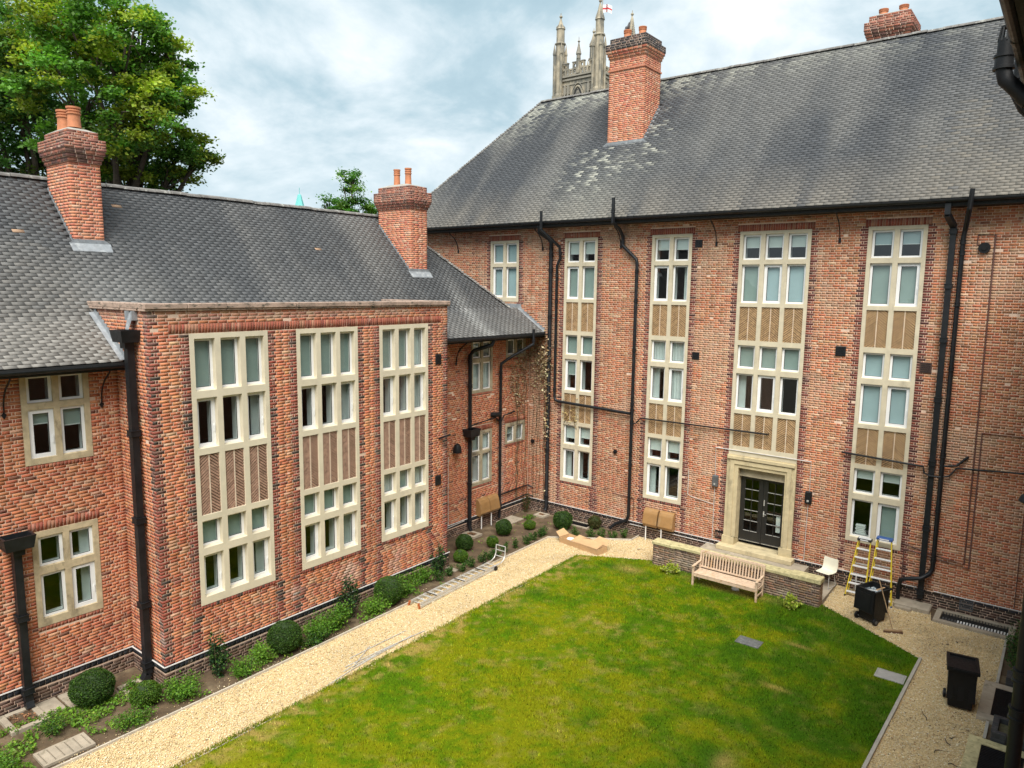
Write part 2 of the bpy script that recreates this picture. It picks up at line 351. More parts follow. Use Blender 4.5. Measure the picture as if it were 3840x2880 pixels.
# ------------------------------------------------------------------ brickwork and tiling generators
FR5 = np.array([(4, 5, 6, 7), (0, 4, 7, 3), (5, 1, 2, 6), (7, 6, 2, 3), (0, 1, 5, 4)])   # front + 4 sides (no back)
PAL = {
 'right': ([(.50, .215, .118), (.46, .175, .10), (.52, .285, .175), (.40, .215, .125), (.56, .375, .265), (.29, .14, .085)], [.32, .24, .19, .11, .07, .07]),
 'left': ([(.53, .20, .105), (.47, .158, .09), (.55, .238, .13), (.385, .13, .08), (.52, .32, .215), (.21, .095, .07)], [.35, .25, .2, .11, .06, .03]),
 'bay': ([(.55, .215, .108), (.50, .172, .095), (.56, .25, .13), (.42, .14, .085), (.54, .335, .22), (.26, .095, .07)], [.33, .25, .2, .12, .08, .02]),
 'quoin_r': ([(.19, .06, .047), (.15, .05, .042), (.25, .08, .056), (.085, .038, .034), (.31, .11, .07)], [.3, .27, .2, .13, .1]),
 'quoin_b': ([(.26, .075, .055), (.20, .065, .05), (.33, .10, .07), (.065, .05, .043), (.12, .06, .05)], [.3, .22, .22, .14, .12]),
 'blue': ([(.035, .04, .05), (.05, .055, .065), (.028, .03, .036)], [.4, .3, .3]),
 'plinth': ([(.115, .075, .058), (.15, .09, .066), (.085, .06, .05)], [.4, .3, .3]),
 'plinth_r': ([(.075, .05, .04), (.10, .06, .045), (.055, .042, .036)], [.4, .3, .3]),
 'garden': ([(.20, .135, .095), (.25, .155, .105), (.15, .105, .08), (.30, .22, .16)], [.35, .3, .2, .15]),
 'chim': ([(.56, .245, .145), (.52, .195, .125), (.57, .255, .165), (.47, .155, .105), (.57, .35, .25)], [.32, .25, .22, .11, .1]),
 'chim_dark': ([(.25, .11, .085), (.31, .125, .09), (.17, .09, .075)], [.4, .35, .25]),
 'chim_black': ([(.055, .052, .055), (.085, .065, .06), (.04, .04, .042)], [.4, .3, .3]),
 'soldier': ([(.36, .125, .082), (.31, .10, .07), (.40, .20, .14), (.25, .085, .062)], [.35, .3, .2, .15]),
}
def pick(pal):
    cs, w = PAL[pal]; c = np.array(cs[rng.choice(len(cs), p=w)])
    return c*np.array([1, .94, .88] if c[0] > .2 else [1, 1, 1])*(1+rng.normal(0, .075))*(1+rng.normal(0, .03, 3))
class Bricks:
    """gathers bricks (8 corners + colour) of one thing"""
    def __init__(s): s.P = []; s.C = []; s.F = []
    def add(s, F, u0, u1, z0, z1, d0, d1, col):
        s.P.append((u0, u1, z0, z1, d0, d1)); s.C.append(col); s.F.append(F)
    def course(s, F, a, b, z, k, style, pal, dark, d, h=.064, dpal=None):
        """one course between a and b: stretcher, or header and closer, at both ends, the bond in between"""
        S, H, Cc, g = .222, .107, .05, .011
        ends = [S] if k % 2 == 0 else [H, Cc]; w = sum(ends)+g*len(ends); bl = []
        if b-a > 2*w+.12: lo, hi, pos = a, b, a+w
        else: lo, hi, pos, w = a, b, a, 0
        if w:
            p = a
            for L in ends: bl.append((p, p+L)); p += L+g
            p = b
            for L in ends: bl.append((p-L, p)); p -= L+g
        end = b-w; i = 0 if k % 2 else 1
        while pos < end-.012:
            L = (S, H)[i % 2] if style == 'flemish' else (S if rng.random() > .12 else H)
            if w == 0 and style != 'flemish' and k % 2 and pos == a: L = H
            if end-pos < L+.04: L = end-pos
            elif end-pos < L+.09: L = (end-pos)*.5
            bl.append((pos, min(pos+L, end))); pos += L+g; i += 1
        for (p, q) in bl:
            mid = (p+q)/2; pp = pal
            for (e, za, zb, dp) in dark:
                if abs(mid-e) < .125 and za-.02 <= z <= zb: pp = dp
            s.add(F, p+rng.uniform(0, .003), q-rng.uniform(0, .003), z+rng.uniform(-.0015, .0015), z+h+rng.uniform(-.0015, .0015), d-.05, d+rng.normal(0, .0011), pick(pp))
    def lay(s, F, u0, u1, z0, z1, opens=(), dark=(), style='flemish', pal='right', d=0.0, k0=0, tintfn=None):
        n0 = len(s.P); n = int(round((z1-z0)/.075))
        for k in range(n):
            z = z0+k*.075; zm = z+.03; segs = [(u0, u1)]
            for (a, b, za, zb) in opens:
                if za < zm < zb:
                    new = []
                    for (p, q) in segs:
                        if b <= p or a >= q: new.append((p, q)); continue
                        if a > p: new.append((p, a))
                        if b < q: new.append((b, q))
                    segs = new
            for (p, q) in segs:
                if q-p > .03: s.course(F, p, q, z, k+k0, style, pal, dark, d)
        if tintfn:
            for i in range(n0, len(s.P)):
                u, z = (s.P[i][0]+s.P[i][1])/2, s.P[i][2]; s.C[i] = tintfn(u, z, np.array(s.C[i]))
    def soldiers(s, F, u0, u1, z0, z1, pal='soldier', d=0.002, w=.066):
        n = max(1, int(round((u1-u0)/.0755))); st = (u1-u0)/n
        for i in range(n): s.add(F, u0+i*st+.004, u0+(i+1)*st-.004, z0+.004, z1-.006, d-.05, d+rng.normal(0, .0018), pick(pal))
    def corners(s):
        P = np.array(s.P); N = len(P); out = np.zeros((N, 8, 3))
        O = np.array([f.o for f in s.F]); U = np.array([f.U for f in s.F]); D = np.array([f.D for f in s.F]); Z = np.array([0, 0, 1.])
        for i, (a, zc, dc) in enumerate(((0, 2, 4), (1, 2, 4), (1, 3, 4), (0, 3, 4), (0, 2, 5), (1, 2, 5), (1, 3, 5), (0, 3, 5))):
            out[:, i] = O+U*P[:, a:a+1]+D*P[:, dc:dc+1]+Z*P[:, zc:zc+1]
        return out
def big_mesh(name, P, C, faces, mat, parent):
    N, k, _ = P.shape
    F = (faces[None]+np.arange(N)[:, None, None]*k).reshape(-1, faces.shape[1])
    me = np_mesh(name, P.reshape(-1, 3), F, np.repeat(C, k, axis=0))
    return link(name, me, mat, parent)
def pieces(name, rest_name, P, C, faces, mat, parent, nmax=300, vis=None):
    """the nmax pieces that show largest become objects of their own (sharing mesh data), the rest one 'stuff' part"""
    C = np.clip(np.array(C), .004, .95); N = len(P); k = P.shape[1]
    q, z = project(P.reshape(-1, 3)); q = q.reshape(N, k, 2); z = z.reshape(N, k)
    lo, hi = q.min(1), q.max(1); size = (hi-lo).prod(1)
    ok = (lo[:, 0] > 2) & (hi[:, 0] < 3838) & (lo[:, 1] > 2) & (hi[:, 1] < 2878) & (z.min(1) > 1)
    if vis is not None: ok &= vis
    score = np.where(ok, size, -1); idx = np.argsort(-score)[:nmax]; idx = idx[score[idx] > 0]
    if N <= nmax: idx = np.arange(N)
    cache = {}; base = np.array([-.0])
    for i in idx:
        c = P[i].mean(0); L = P[i]-c
        key = (tuple(np.round(L/.006).astype(int).ravel()), tuple(np.round(C[i]/.04).astype(int)))
        me = cache.get(key)
        if me is None:
            me = np_mesh(name, L, faces, np.tile(C[i], (k, 1))); me.materials.append(mat); cache[key] = me
        o = bpy.data.objects.new(name, me); COL.objects.link(o); o.parent = parent; o.location = c
    keep = np.ones(N, bool); keep[idx] = False
    if keep.any(): stuff(big_mesh(rest_name, P[keep], C[keep], faces, mat, parent))
def tile_field(E0, T, S, N, n, rng_fn, colfn, gauge=.112, w=.255, skip=None, s0=0.0):
    """plain tiles on a slope: E0 a point on the eave, T along the eave, S up the slope, N normal. Returns corners, colours"""
    E0, T, S, N = (np.array(q, float) for q in (E0, T, S, N)); Ps, Cs = [], []
    wav = None
    for i in range(n):
        s = s0+i*gauge; a, b = rng_fn(s)
        if b-a < .05: continue
        off = (i % 2)*w/2 + rng.uniform(-.01, .01)
        t0 = np.arange(math.floor(a/w)*w-off, b, w); t1 = t0+w-.001
        t0 = np.clip(t0, a, b); t1 = np.clip(t1, a, b); m = (t1-t0) > .02
        if skip is not None: m &= ~skip((t0+t1)/2, s)
        t0, t1 = t0[m], t1[m]; k = len(t0)
        if not k: continue
        js = rng.normal(0, .0025, k)+.004*(vnoise(t0*.8, np.full(k, i*1.7), 8)-.5); lift = np.abs(rng.normal(0, .0004, k))+.005*vnoise(t0*.5, np.full(k, s*.9), 5); rot = rng.normal(0, .002, k)
        sf0, sf1, sb = s+js-rot, s+js+rot, s+gauge+.035
        hf = .028+lift; th = .016
        def pt(t, ss, h): return E0+T*np.asarray(t)[:, None]+S*np.broadcast_to(ss, (k,))[:, None]+N*np.broadcast_to(h, (k,))[:, None]
        P = np.stack([pt(t0, sf0, hf-th), pt(t1, sf1, hf-th), pt(t1, sb, .001), pt(t0, sb, .001),
                      pt(t0, sf0, hf), pt(t1, sf1, hf), pt(t1, sb, .008), pt(t0, sb, .008)], 1)
        Ps.append(P); Cs.append(colfn((t0+t1)/2, np.full(k, s)))
    return np.concatenate(Ps), np.concatenate(Cs)
TF = np.array([(4, 5, 6, 7), (0, 1, 5, 4), (3, 0, 4, 7), (1, 2, 6, 5)])

# ------------------------------------------------------------------ stone windows
def chevrons(mb, F, u0, u1, z0, z1, d):
    """thin tiles laid as upward chevrons either side of a centre joint, clipped to the panel"""
    um = (u0+u1)/2; pitch = .074; th = .048; tan = math.tan(math.radians(38))
    for side in (-1, 1):
        ua, ub = um+side*.013, (u0+.004 if side < 0 else u1-.004); w = abs(ub-ua)
        z = z0-w*tan*0; z = z0-.02
        while z < z1+w*tan:
            h = th*random.uniform(.85, 1.1); za, zb = z, z-w*tan
            poly = [(ua, za), (ub, zb), (ub, zb+h), (ua, za+h)]
            for lim, sg in ((z0+.002, 1), (z1-.002, -1)):
                out = []
                for i in range(len(poly)):
                    p, q = poly[i], poly[(i+1) % len(poly)]; pi, qi = sg*(p[1]-lim) >= 0, sg*(q[1]-lim) >= 0
                    if pi: out.append(p)
                    if pi != qi:
                        t = (lim-p[1])/(q[1]-p[1]); out.append((p[0]+(q[0]-p[0])*t, lim))
                poly = out
                if len(poly) < 3: break
            if len(poly) >= 3 and abs(poly[0][1]-poly[-1][1]) + abs(poly[1][1]-poly[0][1]) > .004:
                dd = d+random.uniform(-.004, .004); n = len(poly)
                vs = [F(u, zz_, dd) for u, zz_ in poly]+[F(u, zz_, d-.03) for u, zz_ in poly]
                mb.add(vs, [tuple(range(n))]+[(i, (i+1) % n, (i+1) % n+n, i+n) for i in range(n)])
            z += pitch*random.uniform(.93, 1.07)
M['chevron_r'] = simple('brown_creasing_tile', (.46, .30, .155), .9, .3, 9, bstr=.3, stains=((.19, .11, .055), 14, .60, None))
M['chevron_l'] = simple('pinkish_creasing_tile', (.42, .26, .185), .9, .3, 9, bstr=.3, stains=((.17, .10, .07), 14, .60, None))
M['panel_back'] = simple('panel_mortar', (.13, .08, .055), .95, .2, 9, bstr=.3); M['panel_joint'] = simple('pale_joint', (.66, .54, .42), .95, .15, 9)
def light_unit(win, F, u0, u1, z0, z1, code, rec=.10):
    """one glazed light: white frame, pane, inner lining and what hangs behind the glass"""
    opening = 'o' in code; t = .094 if opening else .066; d = -rec
    mb = MB(); plate(mb, F, u0+.002, u1-.002, z0+.002, z1-.002, [(u0+t, u1-t, z0+t, z1-t)], d-.07, d+(.015 if opening else 0.0)); 
    cs = mb.build('casement', M['upvc'], win)
    mb = MB(); plate(mb, F, u0+t-.001, u1-t+.001, z0+t-.001, z1-t+.001, [(u0+t+.010, u1-t-.010, z0+t+.010, z1-t-.010)], d-.03, d-.012); mb.build('glazing_seal', M['seal'], win)
    mb = MB(); mb.add([F(u0+t+.002, z0+t+.002, d-.02), F(u1-t-.002, z0+t+.002, d-.02), F(u1-t-.002, z1-t-.002, d-.02), F(u0+t+.002, z1-t-.002, d-.02)], [(0, 1, 2, 3)])
    mb.build('pane', M['glass'], win, recalc=False)
    if opening:
        mb = MB(); ux = u1-t*.45 if 'l' not in code else u0+t*.45; zc = z0+(z1-z0)*.42
        fbox(mb, F, ux-.010, ux+.010, zc-.03, zc+.03, d+.014, d+.03); fbox(mb, F, ux-.008, ux+.008, zc-.14, zc+.02, d+.03, d+.045); mb.build('handle', M['upvc'], win)
    # inner white lining (reveal boards and sill)
    mb = MB(); e = .012
    fbox(mb, F, u0, u0+e, z0, z1, d-.33, d-.072); fbox(mb, F, u1-e, u1, z0, z1, d-.33, d-.072); fbox(mb, F, u0+e, u1-e, z0, z0+.02, d-.33, d-.072); fbox(mb, F, u0+e, u1-e, z1-e, z1, d-.33, d-.072)
    mb.build('lining', M['upvc'], win)
    a, b, lo, hi = u0+e+.004, u1-e-.004, z0+.025, z1-.014
    bd = d-.085
    if 'F' in code or 'P' in code or 'B' in code:
        m = M['blind_or_reflection_pale'] if 'P' in code else M['blind_or_reflection_blue'] if 'B' in code else M['blind_or_reflection']
        fr = 1.0
        for ch in code:
            if ch.isdigit(): fr = int(ch)/10
        mb = MB(); fbox(mb, F, a, b, hi-(hi-lo)*fr, hi, bd-.006, bd); o = mb.build('blind_or_reflection', m, win)
        if fr < 1: mb = MB(); fbox(mb, F, a, b, hi-(hi-lo)*fr-.022, hi-(hi-lo)*fr-.001, bd-.012, bd+.006); mb.build('blind_or_reflection_rail', M['upvc'], win)
    if 'R' in code or 'L' in code:      # a folded curtain or door leaf over part of the width
        w = (b-a)*.42; p, q = (b-w, b) if 'R' in code else (a, a+w)
        mb = MB(); fbox(mb, F, p, q, lo, hi, bd-.16, bd-.12); mb.build('curtain', M['curtain'], win)
    if 'C' in code:
        mb = MB(); n = 16; vs = []
        for i in range(n+1):
            uu = a+(b-a)*i/n; dd = bd-.03+.018*math.sin(i*1.9); vs += [F(uu, lo, dd), F(uu, hi, dd)]
        mb.add(vs, [(2*i, 2*i+2, 2*i+3, 2*i+1) for i in range(n)]); mb.build('curtain', M['curtain'], win)
def stone_window(bld, F, u0, u1, zb, zt, n, rows, codes, mat='stone', chev='chevron_r', proud=.012, jamb=.11, mull=.14, rec=.10):
    """rows: ('w'|'p', z0, z1) from the top down; codes[row][light]"""
    lw = (u1-u0-2*jamb-(n-1)*mull)/n; us = [(u0+jamb+i*(lw+mull), u0+jamb+i*(lw+mull)+lw) for i in range(n)]
    holes = [(a, b, r[1], r[2]) for r in rows for a, b in us]
    mb = MB(); plate(mb, F, u0, u1, zb, zt, holes, -.22, proud)
    win = mb.build('window', M[mat], bld, bevel=0.0)
    for ri, r in enumerate(rows):
        for li, (a, b) in enumerate(us):
            if r[0] == 'p':
                mb = MB(); fbox(mb, F, a, b, r[1], r[2], -.10, -.052); mb.build('panel_backing', M['panel_back'], win)
                mb = MB(); chevrons(mb, F, a, b, r[1], r[2], -.022); stuff(mb.build('tile_panel', M[chev], win)); mb = MB(); um = (a+b)/2; fbox(mb, F, um-.012, um+.012, r[1]+.003, r[2]-.003, -.05, -.012); mb.build('centre_joint', M['panel_joint'], win)
            else:
                light_unit(win, F, a, b, r[1], r[2], codes[ri][li], rec)
                mb = MB()      # weathered slope under each light
                mb.add([F(a, r[1], -.01), F(b, r[1], -.01), F(b, r[1]+.018, -rec), F(a, r[1]+.018, -rec)], [(0, 1, 2, 3)]); mb.build('sill', M[mat], win)
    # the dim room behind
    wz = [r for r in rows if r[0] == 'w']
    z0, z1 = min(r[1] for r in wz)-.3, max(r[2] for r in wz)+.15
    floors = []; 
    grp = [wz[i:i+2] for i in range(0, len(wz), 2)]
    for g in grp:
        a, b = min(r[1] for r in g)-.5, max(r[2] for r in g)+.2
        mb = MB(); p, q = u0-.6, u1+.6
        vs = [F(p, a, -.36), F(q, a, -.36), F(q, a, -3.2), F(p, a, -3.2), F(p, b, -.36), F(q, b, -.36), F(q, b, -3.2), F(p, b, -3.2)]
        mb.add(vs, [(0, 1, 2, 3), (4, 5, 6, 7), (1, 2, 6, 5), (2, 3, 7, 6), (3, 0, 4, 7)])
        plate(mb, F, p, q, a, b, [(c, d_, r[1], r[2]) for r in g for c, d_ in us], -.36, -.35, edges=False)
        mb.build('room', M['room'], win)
    return win
# ------------------------------------------------------------------ rainwater goods
def downpipe(bld, pts, r, collars=(), square=False, name='downpipe', mat='iron', shoe=None, n=12):
    mb = MB()
    if square:
        for p, q in zip(pts[:-1], pts[1:]): mb.bar(p, q, 2*r*1.15, 2*r, up=(0, 1, 0) if abs(q[2]-p[2]) > abs(q[0]-p[0])+abs(q[1]-p[1]) else (0, 0, 1))
    else: mb.tube(pts, r, n)
    o = mb.build(name, M[mat], bld, smooth=not square)
    for (x, y, z) in collars:
        mb = MB()
        if square: mb.box(x-r*1.45, x+r*1.45, y-r*1.4, y+r*1.4, z-.05, z+.05); mb.box(x-r*1.6, x+r*1.6, y-r*1.55, y+r*1.55, z+.05, z+.068); mb.box(x-r*1.6, x+r*1.6, y-r*1.55, y+r*1.55, z-.068, z-.05)
        else: mb.lathe([(r*1.02, -.055), (r*1.35, -.055), (r*1.35, -.035), (r*1.18, -.03), (r*1.18, .03), (r*1.35, .035), (r*1.35, .055), (r*1.02, .055)], (x, y, z), n)
        mb.build('collar', M[mat], o, smooth=not square)
    return o
def conduit(bld, pts, r=.012, mat='conduit_pale', name='conduit'):
    mb = MB(); mb.tube(pts, r, 6); return mb.build(name, M[mat], bld, smooth=True)
M['band'] = simple('band_brick', (.50, .20, .12), .9, .25, 9, bstr=.4)
def chimney_pot(ch, x, y, z, h, r):
    mb = MB(); mb.lathe([(r*1.05, 0), (r*1.0, .03), (r*.9, h*.62), (r*1.06, h*.64), (r*1.06, h*.70), (r*.92, h*.72), (r*.92, h*.76), (r*1.05, h*.78), (r*1.05, h*.83), (r*.9, h*.85), (r*.9, h*.89), (r*1.08, h*.91), (r*1.08, h), (r*.85, h), (r*.85, h*.8)], (x, y, z), 16)
    return mb.build('pot', M['terracotta'], ch, smooth=True)
def chimney(bld, x0, x1, y0, y1, zbase, zsh, zcb, zct, ztop, pots, ph, pr, faces, dark_top='chim_dark', band=None, pal='chim', front='x'):
    """corbelled brick stack; faces: which sides are brick-laid"""
    ch = MB()
    ch.box(x0+.004, x1-.004, y0+.004, y1-.004, zbase, zsh); steps = 3; hs = (zcb-zsh)/steps
    outs = [(0, zbase, zsh, pal)]
    for i in range(steps): outs.append((.035*(i+1), zsh+i*hs, zsh+(i+1)*hs, 'chim_dark' if dark_top != 'chim_black' else pal))
    outs.append((.125, zcb, zct, dark_top)); outs.append((0.0, zct, ztop, dark_top))
    for (o, a, b, p) in outs[1:]: ch.box(x0-o+.004, x1+o-.004, y0-o+.004, y1+o-.004, a, b-.002)
    body = ch.build('chimney', M['mortar'], bld)
    if band: mb = MB(); mb.box(x0-.035, x1+.035, y0-.035, y1+.035, band, band+.06); mb.build('brick_band', M['band'], body)
    B = Bricks()
    for (o, a, b, p) in outs:
        fr = {'+x': Fr((x1+o, 0, 0), (0, 1, 0), (1, 0, 0)), '-y': Fr((0, y0-o, 0), (1, 0, 0), (0, -1, 0)), '-x': Fr((x0-o, 0, 0), (0, -1, 0), (-1, 0, 0)), '+y': Fr((0, y1+o, 0), (-1, 0, 0), (0, 1, 0))}
        ext = {'+x': (y0-o, y1+o), '-y': (x0-o, x1+o), '-x': (-y1-o, -y0+o), '+y': (-x1-o, -x0+o)}
        nc = max(1, int(round((b-a)/.075))); hh = (b-a)/nc
        for f in faces:
            for k in range(nc): B.course(fr[f], ext[f][0], ext[f][1], a+k*hh+.004, k, 'stretcher', p, (), 0.0, h=hh-.011)
    pieces('brick', 'brickwork', B.corners(), B.C, FR5, M['brick'], body, nmax=40)
    mb = MB(); zf = ztop; cx_, cy_ = (x0+x1)/2, (y0+y1)/2
    vs = [(x0, y0, zf), (x1, y0, zf), (x1, y1, zf), (x0, y1, zf)]+[(cx_+sx_*(x1-x0)*.28, cy_+sy_*(y1-y0)*.28, zf+.10) for sx_, sy_ in ((-1, -1), (1, -1), (1, 1), (-1, 1))]
    mb.add(vs, [(0, 1, 5, 4), (1, 2, 6, 5), (2, 3, 7, 6), (3, 0, 4, 7), (4, 5, 6, 7)]); mb.build('flaunching', M['flaunch'], body)
    for (px_, py_, pz_) in pots: chimney_pot(body, px_, py_, pz_, ph, pr)
    return body
# ------------------------------------------------------------------ ground sheets (setting)
def sheet(name, poly, z, mat):
    me = bpy.data.meshes.new(name); me.from_pydata([(x, y, z) for x, y in poly], [], [tuple(range(len(poly)))]); me.update()
    return structure(link(name, me, M[mat]))
sheet('ground', [(-900, -900), (900, -900), (900, 900), (-900, 900)], -.30, 'ground')
sheet('yard_soil', [(-.5, -30), (18, -30), (18, .5), (-.5, .5)], -.012, 'soil')

# ================================================================== the tall wing (facade on y = 0)
bR = thing('brick_building', 'three storey brick wing with stone window columns, glazed black door and steep dark tiled roof', 'building')
FRT = Fr((0, 0, 0), (1, 0, 0), (0, -1, 0))
RT = 11.12
rows3 = [('w', 10.20, 11.02), ('w', 8.80, 10.06), ('p', 7.57, 8.68), ('w', 6.63, 7.41), ('w', 5.23, 6.46), ('p', 3.98, 5.10), ('w', 3.05, 3.84), ('w', 1.66, 2.87)]
colsR = [(-2.10, -.61, 8.64), (1.64, 3.12, 1.52), (5.37, 6.89, 1.52), (8.56, 10.82, 3.68), (12.43, 13.98, 1.52)]
DOOR = (8.52, 10.84, .30, 3.68)
opens = [(a, b, zb, RT) for a, b, zb in colsR] + [DOOR] + [(a-.09, b+.09, RT, RT+.225) for a, b, _ in colsR] + [(a, b, zb-.115, zb) for a, b, zb in colsR if zb < 8 and zb != 3.68]
dark = [(e, .4 if zb < 8 else 8.5, 11.1, 'quoin_r') for a, b, zb in colsR for e in (a-.09, b+.09)]
def tint_r(u, z, c):
    n = fbm(u*.35, z*.30, 3); m = fbm(u*.9+7, z*.8, 9)
    sk = fbm(u*3.1+2, z*.28, 19); c = c*(.74+.46*n)*(.90+.20*sk)
    if m > .60 and c[0] > .2: c = c*.6+np.array([.44, .32, .22])*.4          # pale mortar-smeared patches
    return c
B = Bricks(); Z0 = .51
B.lay(FRT, -5.8, 0.02, Z0+92*.075, 11.62, opens, dark, 'flemish', 'right', 0.0, 92, tint_r)
B.lay(FRT, 0.02, 17.75, Z0, 11.62, opens, dark, 'flemish', 'right', 0.0, 0, tint_r)
for a, b, zb in colsR:
    B.soldiers(FRT, a-.09, b+.09, RT+.004, RT+.222)
    if zb < 8 and zb != 3.68: B.soldiers(FRT, a, b, zb-.112, zb-.003, 'quoin_r')
B.lay(FRT, 0.02, 17.75, .0, .42, [(8.45, 10.93, -.1, .6)], (), 'stretcher', 'plinth_r', .03)
B.lay(FRT, 0.02, 17.75, .432, .50, [(8.45, 10.93, -.1, .6)], (), 'stretcher', 'blue', .032)
mb = MB(); plate(mb, FRT, -7.4, 18.4, -.3, 11.6, [(a, b, zb, RT) for a, b, zb in colsR]+[DOOR], -.3, -.003, edges=False)
mb.add([(-7.4, .0, -.3), (-7.4, 9.5, -.3), (-7.4, 9.5, 11.6), (-7.4, .0, 11.6)], [(0, 1, 2, 3)]); mb.add([(-7.4, 9.5, -.3), (18.4, 9.5, -.3), (18.4, 9.5, 11.6), (-7.4, 9.5, 11.6)], [(0, 1, 2, 3)])
fbox(mb, FRT, 0.02, 8.45, -.02, .499, -.01, .026); fbox(mb, FRT, 10.93, 17.75, -.02, .499, -.01, .026)
wallR = mb.build('wall', M['mortar'], bR)
pieces('brick', 'brickwork', B.corners(), B.C, FR5, M['brick'], wallR)
# window columns; the top row's part-height sheets paint in pale sky reflection
cA = [['B', 'B'], ['Bo', 'B']]
c1 = [['P6', 'P6'], ['Fo', 'F'], None, ['F', 'F'], ['Fo5', 'd'], None, ['P7', 'P6'], ['Lo', 'dR']]
c2 = [['P5', 'P5'], ['do', 'dR'], None, ['C', 'C'], ['L', 'Co'], None, ['P6', 'P6'], ['Lo', 'd']]
c3 = [['P5', 'P5', 'P5'], ['F', 'Bo', 'B'], None, ['F', 'F', 'F'], ['L', 'do', 'd'], None]
c4 = [['B5', 'B5'], ['F', 'Fo'], None, ['B', 'B'], ['B', 'Bo'], None, ['P4', 'P4'], ['d', 'Fo']]  # first row: sky reflection painted as a blue sheet over half the pane
winsR = []
for (a, b, zb), cd in zip(colsR, (cA, c1, c2, c3, c4)):
    n = 3 if b-a > 2 else 2; rws = rows3[:2] if zb > 8 else rows3[:6] if n == 3 else rows3
    winsR.append(stone_window(bR, FRT, a, b, zb, RT, n, rws, cd, 'stone_r', 'chevron_r', rec=.075))
# doorway: stepped stone surround, dark lintel, glazed double door
mb = MB(); plate(mb, FRT, 8.53, 10.83, .52, 3.675, [(8.93, 10.49, .50, 3.25)], -.40, .035); srd = mb.build('door_surround', M['door_stone'], bR)
mb = MB(); plate(mb, FRT, 8.66, 10.70, .80, 3.50, [(8.80, 10.56, .80, 3.37)], .036, .075); mb.build('architrave', M['door_stone'], srd)
for a, b in ((8.50, 8.92), (10.44, 10.86)): mb = MB(); fbox(mb, FRT, a, b, .52, .80, .0, .10); mb.build('plinth_block', M['door_stone'], srd)
mb = MB(); fbox(mb, FRT, 8.56, 10.80, 3.545, 3.64, .036, .11); mb.build('hood', M['door_stone'], srd)
mb = MB(); fbox(mb, FRT, 8.94, 10.48, 2.98, 3.249, -.34, -.16); fbox(mb, FRT, 8.94, 10.48, 2.95, 2.99, -.34, -.12); mb.build('lintel', M['stone_dirty'], srd)
M['door_paint'] = simple('black_door_paint', (.018, .018, .017), .4, .2, 4, bstr=.05)
for side in (0, 1):
    a, b = (8.94, 9.705) if side == 0 else (9.715, 10.48)
    pu = [(a+.16, a+.375), (a+.405, b-.145)]; zs = [(1.03+i*.365, 1.03+i*.365+.33) for i in range(5)]
    mb = MB(); plate(mb, FRT, a, b, .66, 2.949, [(p, q, r, t) for p, q in pu for r, t in zs], -.345, -.30); fbox(mb, FRT, a, b, .66, .72, -.30, -.292)
    dr = mb.build('door', M['door_paint'], bR)
    for p, q in pu:
        for r, t in zs:
            mb = MB(); mb.add([FRT(p, r, -.325), FRT(q, r, -.325), FRT(q, t, -.325), FRT(p, t, -.325)], [(0, 1, 2, 3)]); mb.build('pane', M['glass'], dr, recalc=False)
            mb = MB(); fbox(mb, FRT, p-.004, q+.004, r-.018, r-.002, -.30, -.286); mb.build('glazing_bar', M['alu_dull'], dr)
    mb = MB(); fbox(mb, FRT, a+.02, b-.02, .66, .685, -.292, -.27); mb.build('kick_rail', M['alu'], dr)
    if side == 1:
        mb = MB(); fbox(mb, FRT, a+.03, a+.07, 1.62, 1.80, -.30, -.285); fbox(mb, FRT, a+.04, a+.06, 1.70, 1.72, -.285, -.25); fbox(mb, FRT, a+.05, a+.15, 1.70, 1.72, -.25, -.235); mb.build('handle', M['alu'], dr)
        mb = MB(); fbox(mb, FRT, a+.035, a+.065, 2.0, 2.2, -.30, -.28); mb.build('push_plate', M['alu'], dr)
        mb = MB(); fbox(mb, FRT, b-.30, b-.16, 1.15, 1.75, -.34, -.333); mb.build('notice', M['paper'], dr)
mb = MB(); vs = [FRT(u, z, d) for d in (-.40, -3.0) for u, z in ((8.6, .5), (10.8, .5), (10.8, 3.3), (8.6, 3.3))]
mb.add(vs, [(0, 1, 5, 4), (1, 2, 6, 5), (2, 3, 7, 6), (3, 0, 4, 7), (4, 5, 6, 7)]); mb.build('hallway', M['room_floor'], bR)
mb = MB(); mb.box(8.42, 10.96, -.40, .40, .39, .535); mb.build('door_step', M['door_stone'], bR, bevel=.008)
mb = MB(); mb.box(7.95, 11.42, -1.02, -.02, .10, .385); mb.build('landing', M['slab'], bR, bevel=.008)

